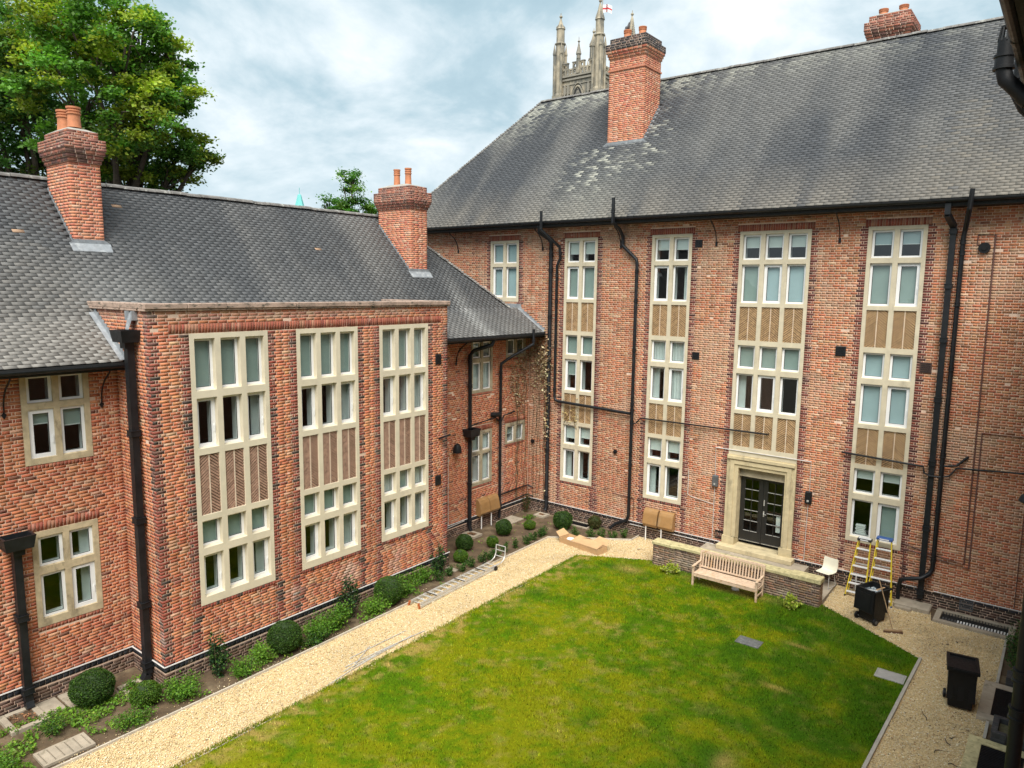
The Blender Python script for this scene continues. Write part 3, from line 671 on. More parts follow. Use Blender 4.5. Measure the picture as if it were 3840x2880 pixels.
# roof of the tall wing
AN = math.atan2(17.70-11.76, 5.0); SR = np.array([0, math.cos(AN), math.sin(AN)]); NR = np.array([0, -math.sin(AN), math.cos(AN)]); LR = 5.0/math.cos(AN)
def col_r(x, s):
    n = fbm(x*.55, s*.16, 21); st = fbm(x*1.7+3, s*.35, 33); sp = fbm(x*5.5, s*4.5, 41)
    dk, md, br = np.array([.088, .094, .104]), np.array([.165, .165, .163]), np.array([.25, .228, .195])
    w = np.clip((n-.40)*3.4+(st-.5)*.8, 0, 1)[:, None]; c = dk*(1-w)+md*w
    low = np.clip((2.2-s)/2.2, 0, 1)*np.clip(st*1.6, 0, 1); c = c*(1-.75*low[:, None])+br*.75*low[:, None]
    rr = np.clip((x-11)/5, 0, 1)*np.clip((4.6-s)/4.6, 0, 1)*.5; c = c*(1-rr[:, None])+np.array([.20, .18, .15])*rr[:, None]
    lich = np.clip((s-6.2)/1.3, 0, 1)*np.clip((9-x)/9+.5, .35, 1)*np.clip((st-.36)*5, 0, 1)*1.3
    lich += .8*np.clip(1-(x+3+0*s)/3, 0, 1)*np.clip((s-4.4)/2, 0, 1)*np.clip((st-.40)*4, 0, 1)
    ch = np.exp(-((x-2.2-.25*(s-3))/1.25)**2)*np.clip((s-.6)/1.6, 0, 1)*np.clip((4.1-s)/.4, 0, 1)*np.clip((sp-.46)*6, 0, 1)
    ch += np.exp(-((x-4.3)/.5)**2)*np.clip((s-2.)/1, 0, 1)*np.clip((6.0-s)/1, 0, 1)*np.clip((sp-.5)*6, 0, 1)
    k = np.clip(lich*.55*(rng.random(len(x)) < .75)+ch*(rng.random(len(x)) < .5)*.9+.22*np.exp(-((x-2.5)/1.6)**2)*np.clip((4.1-s)/3, 0, 1), 0, .85)[:, None]
    c = c*(1-k)+np.array([.46, .46, .40])*k
    return c*(1+rng.normal(0, .055, len(x)))[:, None]
skipR = lambda t, s: (t > 2.15) & (t < 3.73) & (s*math.cos(AN)-.5 > 2.1) & (s*math.cos(AN)-.5 < 3.4)
PT, CT = tile_field((0, -.52, 11.76), (1, 0, 0), SR, NR, int(LR/.112), lambda s: (-7.85+s*math.cos(AN), 18.6), col_r, skip=skipR)
mb = MB(); HX = -7.85
mb.add([(HX, -.5, 11.75), (18.6, -.5, 11.75), (18.6, 4.5, 17.69), (HX+5, 4.5, 17.69)], [(0, 1, 2, 3)])
mb.add([(HX, 9.5, 11.75), (18.6, 9.5, 11.75), (18.6, 4.5, 17.69), (HX+5, 4.5, 17.69)], [(3, 2, 1, 0)]); mb.add([(HX, -.5, 11.75), (HX+5, 4.5, 17.69), (HX, 9.5, 11.75)], [(0, 1, 2)])
roofR = mb.build('roof', M['roof_under'], bR)
pieces('roof_tile', 'roof_tiles', PT, CT, TF, M['tile'], roofR)
def ridge_run(parent, p0, p1, name, n, r, hue='ridge', bonnet=False):
    """half-round tiles along a ridge or hip; all share one mesh"""
    p0, p1 = Vector(p0), Vector(p1); d = (p1-p0); L = d.length/n; d.normalize(); side = d.cross(Vector((0, 0, 1))).normalized(); up = side.cross(d)
    mb = MB(); k = 7; vs = []
    ends = [(0, r*.82, 0.0), (L*1.12, r*1.06, .02)] if bonnet else [(.004, r, 0), (L-.004, r, 0)]
    for (t, rr, lift) in ends:
        for q in range(k):
            a = math.pi*q/(k-1); vs.append(d*t+side*math.cos(a)*rr+up*(math.sin(a)*rr*.75+lift-.02))
    mb.add(vs, [(i, i+1, k+i+1, k+i) for i in range(k-1)]+[tuple(range(k)), tuple(range(2*k-1, k-1, -1))])
    me = None
    for i in range(n):
        if me is None:
            o = mb.build(name, M[hue], parent); me = o.data
        else: o = link(name, me, None, parent)
        j = rng.normal(0, .006, 3); o.location = p0+d*L*i+Vector(j)
ridge_run(roofR, (HX+5, 4.5, 17.72), (18.6, 4.5, 17.72), 'ridge_tile', 48, .13)
ridge_run(roofR, (HX+5, 4.5, 17.72), (HX, -.5, 11.78), 'hip_tile', 72, .10, bonnet=True)
# eaves: gutter, fascia, soffit, iron stays
mb = MB(); mb.box(-7.9, 17.4, -.60, -.535, 11.545, 11.745); mb.build('fascia', M['timber_dark'], bR)
mb = MB(); mb.box(-7.9, 17.4, -.535, -.01, 11.548, 11.585); mb.build('soffit', M['timber_dark'], bR)
def gutter(bld, p0, p1, r, out):
    p0, p1 = Vector(p0), Vector(p1); d = (p1-p0).normalized(); up = Vector((0, 0, 1)); o_ = Vector(out); vs = []; k = 8
    prof = [o_*math.cos(math.pi*i/(k-1))*r-up*math.sin(math.pi*i/(k-1))*r for i in range(k)]; prof = prof+[q*.88 for q in prof[::-1]]
    for p in (p0, p1): vs += [p+q for q in prof]
    n = len(prof); mb = MB(); mb.add(vs, [(i, (i+1) % n, n+(i+1) % n, n+i) for i in range(n)]+[tuple(range(n))[::-1], tuple(range(n, 2*n))])
    g = mb.build('gutter', M['iron'], bld)
    L = (p1-p0).length; m = int(L/1.83)
    for i in range(1, m):
        c = p0+d*L*i/m; mb = MB(); vs = []
        for q in (c-d*.04, c+d*.04): vs += [q+w*1.10 for w in prof[:k]]
        mb.add(vs, [(j, j+1, k+j+1, k+j) for j in range(k-1)]); mb.build('gutter_joint', M['iron'], g)
    return g
gutter(bR, (-7.9, -.675, 11.715), (17.4, -.675, 11.715), .075, (0, 1, 0))
for x in (-3.92, .59, 4.11, 7.76, 11.65):
    mb = MB(); pts = [(x, -.62, 11.53), (x, -.50, 11.42), (x, -.30, 11.30), (x, -.14, 11.12), (x, -.06, 10.95), (x, -.035, 10.80)]
    for p, q in zip(pts[:-1], pts[1:]): mb.bar(p, q, .022, .035, up=(0, -1, .3))
    mb.box(x-.035, x+.035, -.03, -.004, 10.68, 10.82); mb.build('eaves_stay', M['iron'], bR)
# chimneys
chR = chimney(bR, 2.16, 3.71, 2.07, 3.40, 14.2, 18.10, 18.40, 18.64, 18.86, [(2.54, 2.75, 19.0), (3.20, 2.75, 19.0)], .32, .15, ('-y', '+x', '-x'), 'chim_black', band=17.64)
chR2 = chimney(bR, 10.85, 12.15, 5.0, 6.1, 16.8, 17.94, 18.24, 18.52, 18.74, [(11.18, 5.55, 18.84), (11.82, 5.55, 18.84)], .24, .15, ('-y', '+x', '-x'), 'chim_dark')
def slope_flash(parent, pts_fn, n, w):
    for i in range(n):
        mb = MB(); mb.prism(pts_fn(i), w); mb.build('step_flashing', M['lead'], parent)
def zr_at(y): return 11.76+(y+.5)*math.tan(AN)
slope_flash(chR, lambda i: [(3.718, 2.07+i*.11, zr_at(2.07+i*.11)-.02), (3.718, 2.18+i*.11, zr_at(2.18+i*.11)-.02), (3.718, 2.18+i*.11, zr_at(2.18+i*.11)+.05), (3.718, 2.07+i*.11, zr_at(2.18+i*.11)+.06)], 12, (.012, 0, 0))
mb = MB(); a0, a1 = 1.95, 3.92
mb.add([(a0, 1.80, zr_at(1.80)+.035), (a1, 1.80, zr_at(1.80)+.035), (a1, 2.06, zr_at(2.06)+.05), (a0, 2.06, zr_at(2.06)+.05), (2.15, 2.06, zr_at(2.06)+.17), (3.72, 2.06, zr_at(2.06)+.17)], [(0, 1, 2, 3), (3, 2, 5, 4)]); mb.build('apron_flashing', M['lead'], chR)
for xx in (3.72, 2.03):
    mb = MB(); mb.add([(xx, 1.82, zr_at(1.82)+.034), (xx+.12, 1.82, zr_at(1.82)+.034), (xx+.12, 3.4, zr_at(3.4)+.034), (xx, 3.4, zr_at(3.4)+.034)], [(0, 1, 2, 3)]); mb.build('side_gutter', M['lead'], chR)
# pipes of the tall wing
downpipe(bR, [(.80, -.60, 11.60), (.80, -.55, 11.35), (1.00, -.20, 11.12), (1.08, -.14, 10.98), (1.08, -.14, .32), (1.08, -.22, .18)], .075, [(1.08, -.14, z) for z in (10.5, 9.9, 8.1, 6.3, 4.5, 2.7, .75)])
downpipe(bR, [(1.05, -.80, 12.12), (1.05, -.80, 11.42), (1.50, -.17, 10.80), (1.52, -.14, 10.36), (1.37, -.13, 10.08), (1.37, -.13, 4.95), (1.41, -.13, 4.80), (1.55, -.13, 4.75), (4.80, -.14, 4.64)], .055, [(1.05, -.80, 11.5), (1.52, -.14, 10.55), (1.37, -.13, 9.7), (1.37, -.13, 8.7), (1.37, -.13, 7.1), (1.37, -.13, 5.2)], name='soil_pipe')
downpipe(bR, [(4.20, -.80, 12.42), (4.20, -.80, 11.55), (4.25, -.40, 11.35), (4.26, -.15, 11.1), (4.26, -.14, 10.78), (4.83, -.14, 10.28), (4.87, -.14, 10.15), (4.87, -.14, .72), (4.80, -.15, .55), (4.35, -.2, .33), (4.16, -.28, .12)], .06, [(4.20, -.80, 11.95), (4.26, -.14, 10.9), (4.87, -.14, 9.85), (4.87, -.14, 8.8), (4.87, -.14, 7.0), (4.87, -.14, 5.0), (4.87, -.14, 4.75), (4.87, -.14, 4.3), (4.87, -.14, 2.7)], name='soil_pipe')
downpipe(bR, [(4.93, -.14, 4.26), (5.05, -.11, 4.32), (5.20, -.09, 4.51), (9.84, -.09, 4.53), (9.86, -.0, 4.53)], .024, name='waste_pipe')
downpipe(bR, [(14.50, -.60, 11.62), (14.50, -.60, 11.32), (14.62, -.14, 11.02), (14.62, -.14, .26)], .063, [(14.62, -.14, z) for z in (10.9, 9.4, 7.9, 6.2, 4.35, 2.4, .45)], square=True)
downpipe(bR, [(15.05, -.80, 11.95), (15.02, -.78, 11.45), (14.90, -.17, 10.95), (14.87, -.14, 10.75), (14.87, -.14, 1.25), (14.80, -.15, 1.05), (14.62, -.30, .92), (14.25, -.32, .82), (14.10, -.30, .74), (14.06, -.28, .55), (14.06, -.28, .05)], .06, [(14.87, -.14, z) for z in (10.6, 10.3, 8.9, 7.1, 4.6, 3.0, 1.5)], name='soil_pipe')
downpipe(bR, [(12.16, .0, 4.29), (12.18, -.09, 4.29), (14.40, -.09, 4.20), (14.43, -.10, 4.02), (14.60, -.24, 3.98), (14.86, -.2, 3.98)], .024, name='waste_pipe')
downpipe(bR, [(14.90, -.16, 3.99), (15.06, -.1, 4.03), (15.22, -.09, 4.28), (17.2, -.09, 4.42)], .024, name='waste_pipe')
downpipe(bR, [(14.90, -.16, 4.30), (15.22, -.1, 4.36), (15.45, -.06, 4.62), (15.46, .0, 4.63)], .03, name='waste_pipe')
conduit(bR, [(15.20, -.02, 10.50), (15.20, -.025, 10.80), (15.60, -.025, 10.80), (15.62, -.025, 1.52), (15.0, -.03, 1.60), (14.3, -.02, 1.72), (13.99, -.02, 1.78)], .013, 'conduit_brown')
conduit(bR, [(17.4, -.02, 5.36), (15.74, -.02, 5.36), (15.74, -.02, 1.41), (15.05, -.02, 1.50), (14.3, -.02, 1.60), (14.08, -.02, 1.60), (14.08, -.03, .56)], .013, 'conduit_brown')
conduit(bR, [(16.88, -.02, 4.2), (16.88, -.02, .55)], .012, 'conduit_brown')
for x0, x1 in ((.1, 8.42), (10.95, 14.5), (14.95, 17.6)): conduit(bR, [(x0, -.05, .53), ((x0+x1)/2, -.052, .525), (x1, -.05, .53)], .017, 'conduit_pale')
conduit(bR, [(4.9, -.05, .40), (8.2, -.055, .39)], .014, 'conduit_pale')
conduit(bR, [(8.13, -.02, .52), (8.13, -.02, 2.46)], .010, 'conduit_pale'); conduit(bR, [(8.13, -.02, 2.86), (8.10, -.02, 3.83), (11.28, -.05, 3.83), (11.28, -.02, 2.86)], .011, 'conduit_pale'); conduit(bR, [(11.26, -.02, 2.44), (11.24, -.02, .54)], .010, 'conduit_pale')
conduit(bR, [(7.15, -.02, 2.9), (7.15, -.02, 1.98), (7.3, -.02, 1.92), (8.12, -.02, 1.80)], .009, 'conduit_pale')
conduit(bR, [(4.1, -.02, 1.45), (5.0, -.02, 1.40), (5.02, -.02, .55)], .010, 'conduit_brown')
for x, z, s in ((7.13, 10.78, .26), (7.20, 6.94, .26), (11.90, 7.40, .30), (14.22, 7.07, .31)):
    mb = MB(); fbox(mb, FRT, x-s/2, x+s/2, z-s/2, z+s/2, -.02, .022); o = mb.build('vent_cover', M['iron' if s < .305 else 'iron_rust'], bR, bevel=.006)
    for i in range(5): mb = MB(); zz_ = z-s*.36+i*s*.18; fbox(mb, FRT, x-s*.4, x+s*.4, zz_-.008, zz_+.012, .022, .032); mb.build('louvre', M['iron'], o)
for x, z, r in ((.26, 2.93, .075), (4.16, 3.08, .07), (15.37, 10.44, .13)):
    mb = MB(); 
    for (a, b) in ((r, .05), ):
        pts = [(x, .01, z), (x, -.05, z)]; mb.tube(pts, r, 16); mb.tube([(x, -.05, z), (x, -.07, z)], r*1.12, 16); mb.tube([(x, -.07, z), (x, -.10, z)], r*.5, 12)
    mb.build('flue', M['plastic_black'], bR, smooth=True)
for x in (8.16, 11.27):
    mb = MB(); fbox(mb, FRT, x-.10, x+.10, 2.46, 2.86, .0, .13); o = mb.build('wall_lamp', M['plastic_grey' if x < 9 else 'plastic_black'], bR, bevel=.02)
    mb = MB(); fbox(mb, FRT, x-.03, x+.03, 2.53, 2.59, .13, .14); mb.build('lens', M['alu_dull'], o)
mb = MB(); plate(mb, FRT, 8.22, 8.50, .62, .90, [(8.24+i*.052, 8.275+i*.052, .65, .87) for i in range(5)], -.03, .02); fbox(mb, FRT, 8.23, 8.49, .63, .89, -.03, -.012); mb.build('air_grille', M['iron'], bR)
mb = MB(); plate(mb, FRT, 15.60, 15.94, .18, .46, [(15.62, 15.92, .21+i*.05, .24+i*.05) for i in range(5)], .0, .05); fbox(mb, FRT, 15.61, 15.93, .19, .45, .0, .02); mb.build('air_grille', M['plastic_grey'], bR)

# ================================================================== the low wing with the projecting bay (facade on x = const)
bL = thing('brick_building', 'lower brick wing with projecting three window bay, two chimneys and dark tiled roof', 'building')
XL, XB, XC = .26, 1.84, 0.0; YB0, YB1 = -16.24, -6.86
FL0 = Fr((XL, 0, 0), (0, 1, 0), (1, 0, 0)); FB = Fr((XB, 0, 0), (0, 1, 0), (1, 0, 0)); FL1 = Fr((XC, 0, 0), (0, 1, 0), (1, 0, 0))
FBs = Fr((0, YB0, 0), (1, 0, 0), (0, -1, 0)); FBr = Fr((0, YB1, 0), (-1, 0, 0), (0, 1, 0))
colsB = [(-15.33, -13.33), (-12.50, -10.50), (-9.70, -7.74)]
rowsB = [('w', 6.77, 7.97), ('w', 5.42, 6.60), ('p', 3.83, 5.27), ('w', 3.04, 3.69), ('w', 1.84, 2.86)]
winL = [(-20.55, -19.21, 5.32, 7.34, [('w', 6.64, 7.24), ('w', 5.45, 6.51)]), (-20.55, -19.21, 1.70, 3.85, [('w', 3.04, 3.72), ('w', 1.87, 2.88)]),
        (-18.20, -16.86, 5.32, 7.34, [('w', 6.64, 7.24), ('w', 5.45, 6.51)]), (-18.20, -16.86, 1.70, 3.85, [('w', 3.04, 3.72), ('w', 1.87, 2.88)])]
winC = [(-3.63, -2.37, 5.27, 7.30, [('w', 6.57, 7.20), ('w', 5.36, 6.42)]), (-1.55, -.26, 6.46, 7.30, [('w', 6.57, 7.20)]),
        (-3.64, -2.37, 1.69, 3.79, [('w', 3.0, 3.69), ('w', 1.80, 2.90)]), (-1.54, -.25, 3.0, 3.84, [('w', 3.05, 3.73)])]
def tint_l(u, z, c):
    c = c*(.76+.42*fbm(u*.5, z*.4, 13))*(.90+.20*fbm(u*3.3, z*.3, 23))
    return c
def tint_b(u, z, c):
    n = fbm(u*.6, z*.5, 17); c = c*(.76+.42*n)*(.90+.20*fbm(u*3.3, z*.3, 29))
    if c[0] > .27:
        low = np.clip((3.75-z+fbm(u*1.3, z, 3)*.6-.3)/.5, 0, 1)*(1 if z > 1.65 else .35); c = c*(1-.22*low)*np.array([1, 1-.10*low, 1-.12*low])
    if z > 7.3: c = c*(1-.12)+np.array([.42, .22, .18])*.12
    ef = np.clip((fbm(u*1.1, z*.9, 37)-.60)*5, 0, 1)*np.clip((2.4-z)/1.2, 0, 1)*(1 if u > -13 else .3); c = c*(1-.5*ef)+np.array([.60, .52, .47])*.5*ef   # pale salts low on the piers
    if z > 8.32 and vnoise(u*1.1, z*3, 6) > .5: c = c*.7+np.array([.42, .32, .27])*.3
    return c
def tint_c(u, z, c):
    c = tint_l(u, z, c); g = np.clip(1-abs(u+.25)/1.1, 0, 1)*np.clip((z-2.5)/1.5, 0, 1)
    c = c*(1-.35*g)+np.array([.17, .12, .06])*.35*g            # dead-creeper stain by the corner
    w = np.exp(-((u+1.75)/.16)**2)*np.clip((4.5-z)/1, 0, 1)*np.clip((z-.4)/.5, 0, 1)*(.55+.45*rng.random()); c = c*(1-.75*w)+np.array([.55, .50, .47])*.75*w   # lime bloom beside the downpipe
    return c
B = Bricks()
oL = [(a, b, zb, zt) for a, b, zb, zt, _ in winL]+[(a, b, zb-.11, zb) for a, b, zb, zt, _ in winL]+[(a-.05, b+.05, 3.85, 4.06) for a, b, zb, zt, _ in winL if zt < 5]
B.lay(FL0, -21.5, YB0, Z0, 7.42, oL, (), 'stretcher', 'left', 0.0, 0, tint_l)
for a, b, zb, zt, _ in winL:
    B.soldiers(FL0, a, b, zb-.108, zb-.003)
    if zt < 5: B.soldiers(FL0, a-.05, b+.05, 3.855, 4.06)
oC = [(a, b, zb, zt) for a, b, zb, zt, _ in winC]+[(a, b, zb-.11, zb) for a, b, zb, zt, _ in winC]+[(a-.05, b+.05, zt, zt+.21) for a, b, zb, zt, _ in winC if zt < 5]
B.lay(FL1, YB1, 0.0, Z0, 7.42, oC, (), 'stretcher', 'left', 0.0, 0, tint_c)
for a, b, zb, zt, _ in winC:
    B.soldiers(FL1, a, b, zb-.108, zb-.003)
    if zt < 5: B.soldiers(FL1, a-.05, b+.05, zt+.003, zt+.208)
ZB = 8.60; TB = 8.09; BB = 1.65
oB = [(a, b, BB, TB) for a, b in colsB]+[(YB0+.45, YB1-.3, TB, TB+.225)]+[(a, b, BB-.115, BB) for a, b in colsB]
dB = [(e, BB-.2 if e not in (YB0+.1, YB1-.1) else 0, TB, 'quoin_b') for a, b in colsB for e in (a-.09, b+.09)]+[(a-.09, .4, BB, 'quoin_b') for a, b in colsB]+[(b+.09, .4, BB, 'quoin_b') for a, b in colsB]+[(YB0+.10, .4, 8.6, 'quoin_b'), (YB1-.10, .4, 8.0, 'quoin_b')]
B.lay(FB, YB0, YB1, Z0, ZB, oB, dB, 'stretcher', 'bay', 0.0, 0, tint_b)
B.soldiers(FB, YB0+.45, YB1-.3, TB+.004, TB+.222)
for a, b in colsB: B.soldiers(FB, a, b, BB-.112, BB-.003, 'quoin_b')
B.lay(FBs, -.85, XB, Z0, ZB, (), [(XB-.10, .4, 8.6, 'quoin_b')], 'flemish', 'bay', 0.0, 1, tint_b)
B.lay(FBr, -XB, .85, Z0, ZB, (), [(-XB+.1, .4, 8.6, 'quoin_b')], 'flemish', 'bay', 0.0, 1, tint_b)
for F, a, b in ((FL0, -21.5, YB0), (FB, YB0-.03, YB1+.03), (FL1, YB1, 0.0), (FBs, XL, XB+.03)):
    B.lay(F, a, b, -.03, .37, (), (), 'stretcher', 'plinth', .03)
    n = int((b-a)/.118)
    for i in range(n): B.add(F, a+i*(b-a)/n+.004, a+(i+1)*(b-a)/n-.004, .378, .505, -.02, .034, pick('blue'))
mb = MB()
plate(mb, FL0, -30, YB0, -.3, 7.45, [(a, b, zb, zt) for a, b, zb, zt, _ in winL], -.3, -.003, edges=False)
plate(mb, FL1, YB1, 0.0, -.3, 7.45, [(a, b, zb, zt) for a, b, zb, zt, _ in winC], -.3, -.003, edges=False)
plate(mb, FB, YB0+.007, YB1-.007, -.3, ZB, [(a, b, BB, TB) for a, b in colsB], -.3, -.003, edges=False)
plate(mb, FBs, -.9, XB-.007, -.3, ZB, [], -.3, -.003, edges=False); plate(mb, FBr, -XB+.007, .9, -.3, ZB, [], -.3, -.003, edges=False)
for F, a, b in ((FL0, -30, YB0), (FB, YB0-.022, YB1+.022), (FL1, YB1, -.03), (FBs, XL, XB+.022)): fbox(mb, F, a, b, -.03, .50, -.01, .026)
wallL = mb.build('wall', M['mortar'], bL)
pieces('brick', 'brickwork', B.corners(), B.C, FR5, M['brick'], wallL)
cB = [[['F', 'F', 'F'], ['do', 'd', 'Ro'], None, ['F', 'F', 'F'], ['do', 'd', 'Ro']], [['F', 'F', 'F'], ['do', 'd', 'Ro'], None, ['F', 'F', 'F'], ['do', 'd', 'Ro']], [['F', 'F', 'C'], ['do', 'd', 'Ro'], None, ['C', 'F', 'C'], ['do', 'd', 'Ro']]]
for (a, b), cd in zip(colsB, cB): stone_window(bL, FB, a, b, BB, TB, 3, rowsB, cd, 'stone', 'chevron_l', rec=.12)
for i, (a, b, zb, zt, rws) in enumerate(winL):
    stone_window(bL, FL0, a, b, zb, zt, 2, rws, [['d', 'd'], ['F3o', 'F4']] if zb > 4 else [['d', 'dR'], ['d', 'dRo']], 'stone_old', jamb=.115, mull=.125, rec=.04)
for (a, b, zb, zt, rws), cd in zip(winC, ([['F', 'd'], ['C', 'C']], [['d', 'd']], [['C', 'C'], ['d', 'C']], [['F5', 'C']])):
    stone_window(bL, FL1, a, b, zb, zt, 2, rws, cd, 'stone_dirty', jamb=.105, mull=.13, rec=.045)
# parapet coping: moulded blocks
def cop(x0, x1, y0, y1):
    mb = MB(); mb.box(x0, x1, y0, y1, ZB+.05, ZB+.17); mb.box(x0+.03, x1-.03, y0+.0, y1-.0, ZB+.001, ZB+.05); return mb.build('coping_block', M['brick_coping'], bL, bevel=.012)
ys = np.linspace(YB0-.07, YB1+.07, 11)
for i in range(10): cop(XB-.30, XB+.075, ys[i]+.004, ys[i+1]-.004)
for y0, y1 in ((YB0-.07, YB0+.28), (YB1-.28, YB1+.07)):
    xs = np.linspace(-.95, XB-.305, 4)
    for i in range(3): cop(xs[i], xs[i+1]-.006, y0, y1)
mb = MB(); mb.box(-.95, XB-.2, YB0+.05, YB1-.05, 8.40, 8.50); mb.build('bay_flat_roof', M['lead'], bL)
# roof: lower pitch at the eaves, steeper above, hipped towards the tall wing
P0, P1, P2 = (.75, 7.45), (-.60, 8.35), (-4.0, 11.83)
def col_l(y, s):
    n = fbm(y*.5, s*.2, 51); st = fbm(y*1.5, s*.4, 57)
    dk, md, br = np.array([.105, .11, .116]), np.array([.18, .179, .175]), np.array([.28, .262, .235])
    w = np.clip((n-.38)*3.2+(st-.5)*.8, 0, 1)[:, None]; c = dk*(1-w)+md*w
    near = np.clip((-13.5-y)/3, 0, 1)*np.clip((4.5-s)/3.5, 0, 1); c = c*(1-.7*near[:, None])+br*.7*near[:, None]
    lich = np.clip((s-5.2)/1.2, 0, 1)*np.clip((y+9)/6, 0, 1)*np.clip((st-.45)*4, 0, 1)
    pale = np.exp(-((y+3.4-.1*s)/.35)**2)*np.clip((3.6-s)/2, 0, 1)*.7+np.exp(-((y+15.6)/.8)**2)*np.clip((3.9-s)/3, 0, 1)*.6
    k = np.clip(lich*.5+pale, 0, .7)[:, None]; c = c*(1-k)+np.array([.33, .335, .33])*k
    odd = rng.random(len(y)) < .0005; c[odd] = (.45, .30, .20)
    return c*(1+rng.normal(0, .06, len(y)))[:, None]
def seg(pa, pb):
    dx, dz = pb[0]-pa[0], pb[1]-pa[1]; L = math.hypot(dx, dz); return np.array([dx/L, 0, dz/L]), np.array([dz/L, 0, -dx/L]), L
S1, N1, L1_ = seg(P0, P1); S2, N2, L2_ = seg(P1, P2)
inbay = lambda t: (t > YB0+.02) & (t < YB1-.02)
PA, CA = tile_field((P0[0]+.02, 0, P0[1]), (0, 1, 0), S1, N1, int(L1_/.112)+1, lambda s: (-24.0, -.01), lambda y, s: col_l(y, s), skip=lambda t, s: inbay(t))
# hidden chimney footprints
def sk2(t, s):
    x = P1[0]+S2[0]*s
    return ((t > -15.97) & (t < -15.23) & (x < -2.33) & (x > -3.75)) | ((t > -4.81) & (t < -3.94) & (x < -1.92) & (x > -3.66)) | (inbay(t) & (8.35+S2[2]*s < 8.42))
PB, CB = tile_field((P1[0], 0, P1[1]), (0, 1, 0), S2, N2, int(L2_/.112), lambda s: (-24.0, P1[0]+S2[0]*s), lambda y, s: col_l(y, s+L1_), skip=sk2)
mb = MB()
mb.add([(P0[0], -30, P0[1]-.01), (P0[0], 0, P0[1]-.01), (P1[0], 0, P1[1]-.01), (P1[0], -30, P1[1]-.01)], [(0, 1, 2, 3)])
mb.add([(P1[0], -30, P1[1]-.01), (P1[0], P1[0], P1[1]-.01), (P2[0], P2[0], P2[1]-.01), (P2[0], -30, P2[1]-.01)], [(0, 1, 2, 3)])
mb.add([(P2[0], -30, P2[1]-.01), (P2[0], P2[0], P2[1]-.01), (-8.6, -.6, 7.45), (-8.6, -30, 7.45)], [(0, 1, 2, 3)])
mb.add([(P1[0], P1[0], P1[1]-.01), (P2[0], P2[0], P2[1]-.01), (-8.6, P1[0], 8.34)], [(0, 1, 2)])
roofL = mb.build('roof', M['roof_under'], bL)
pieces('roof_tile', 'roof_tiles', np.concatenate([PA, PB]), np.concatenate([CA, CB]), TF, M['tile'], roofL)
ridge_run(roofL, (-4.0, -4.0, 11.85), (-4.0, -24.0, 11.85), 'ridge_tile', 44, .13)
ridge_run(roofL, (-4.0, -4.0, 11.85), (-.62, -.62, 8.42), 'hip_tile', 46, .10, bonnet=True)
mb = MB(); mb.add([(-.62, -.62, 8.33), (-.62, 0, 8.36), (-1.9, 0, 8.40), (-1.9, -.62, 8.40)], [(0, 1, 2, 3)]); mb.box(-1.3, -.45, -.03, -.012, 8.30, 8.56); mb.build('box_gutter', M['lead'], bL)
slope_flash(roofL, lambda i: [(-.55+i*.13, -.012, 8.32-i*.087-.03), (-.42+i*.13, -.012, 8.32-(i+1)*.087-.03), (-.42+i*.13, -.012, 8.32-i*.087+.10), (-.55+i*.13, -.012, 8.32-i*.087+.12)], 10, (0, -.012, 0))
mb = MB(); mb.add([(-.55, -.14, 8.365), (-.55, -.01, 8.375), (.78, -.01, 7.49), (.78, -.14, 7.48)], [(0, 1, 2, 3)]); mb.build('abutment_flashing', M['lead'], roofL)
slope_flash(roofL, lambda i: [(-.72+i*.125, YB0-.008, 8.60-i*.085-.10), (-.595+i*.125, YB0-.008, 8.60-(i+1)*.085-.10), (-.595+i*.125, YB0-.008, 8.60-i*.085+.0), (-.72+i*.125, YB0-.008, 8.60-i*.085+.02)], 12, (0, -.012, 0))
mb = MB(); mb.add([(-.75, YB0-.13, 8.52), (-.75, YB0-.01, 8.53), (.76, YB0-.01, 7.50), (.76, YB0-.13, 7.49)], [(0, 1, 2, 3)]); mb.build('abutment_flashing', M['lead'], roofL)
for y0, y1 in ((-30, YB0), (YB1, -.02)):
    mb = MB(); mb.box(.74, .80, y0, y1, 7.27, 7.44); mb.build('fascia', M['timber_dark'], bL)
    mb = MB(); mb.box(.01 if y0 > -10 else XL+.01, .74, y0, y1, 7.29, 7.32); mb.build('soffit', M['timber_dark'], bL)
gutter(bL, (.87, -24, 7.40), (.87, YB0-.05, 7.40), .07, (-1, 0, 0)); gutter(bL, (.87, YB1+.02, 7.40), (.87, -.05, 7.40), .07, (-1, 0, 0))
for y, xw in ((-20.3, XL), (-18.52, XL), (-16.62, XL), (-4.45, XC)):
    mb = MB(); pts = [(xw+.55, y, 7.26), (xw+.42, y, 7.16), (xw+.26, y, 7.05), (xw+.12, y, 6.88), (xw+.05, y, 6.70), (xw+.035, y, 6.52)]
    for p, q in zip(pts[:-1], pts[1:]): mb.bar(p, q, .022, .035, up=(1, 0, .3))
    mb.prism([(xw+.012, y, 6.53), (xw+.012, y+.05, 6.47), (xw+.012, y, 6.38), (xw+.012, y-.05, 6.47)], (.02, 0, 0)); mb.build('eaves_stay', M['iron'], bL)
ch1 = chimney(bL, -3.74, -2.34, -15.96, -15.24, 9.4, 12.16, 12.47, 12.74, 12.93, [(-2.80, -15.60, 13.06), (-3.42, -15.60, 13.06)], .50, .155, ('+x', '-y', '+y'))
ch2 = chimney(bL, -3.65, -1.93, -4.80, -3.95, 9.0, 12.03, 12.30, 12.65, 12.85, [(-2.45, -4.40, 12.96), (-3.05, -4.40, 12.96)], .58, .12, ('+x', '-y', '+y'))
def zl_at(x): return P1[1]+(P1[0]-x)*(P2[1]-P1[1])/(P1[0]-P2[0])
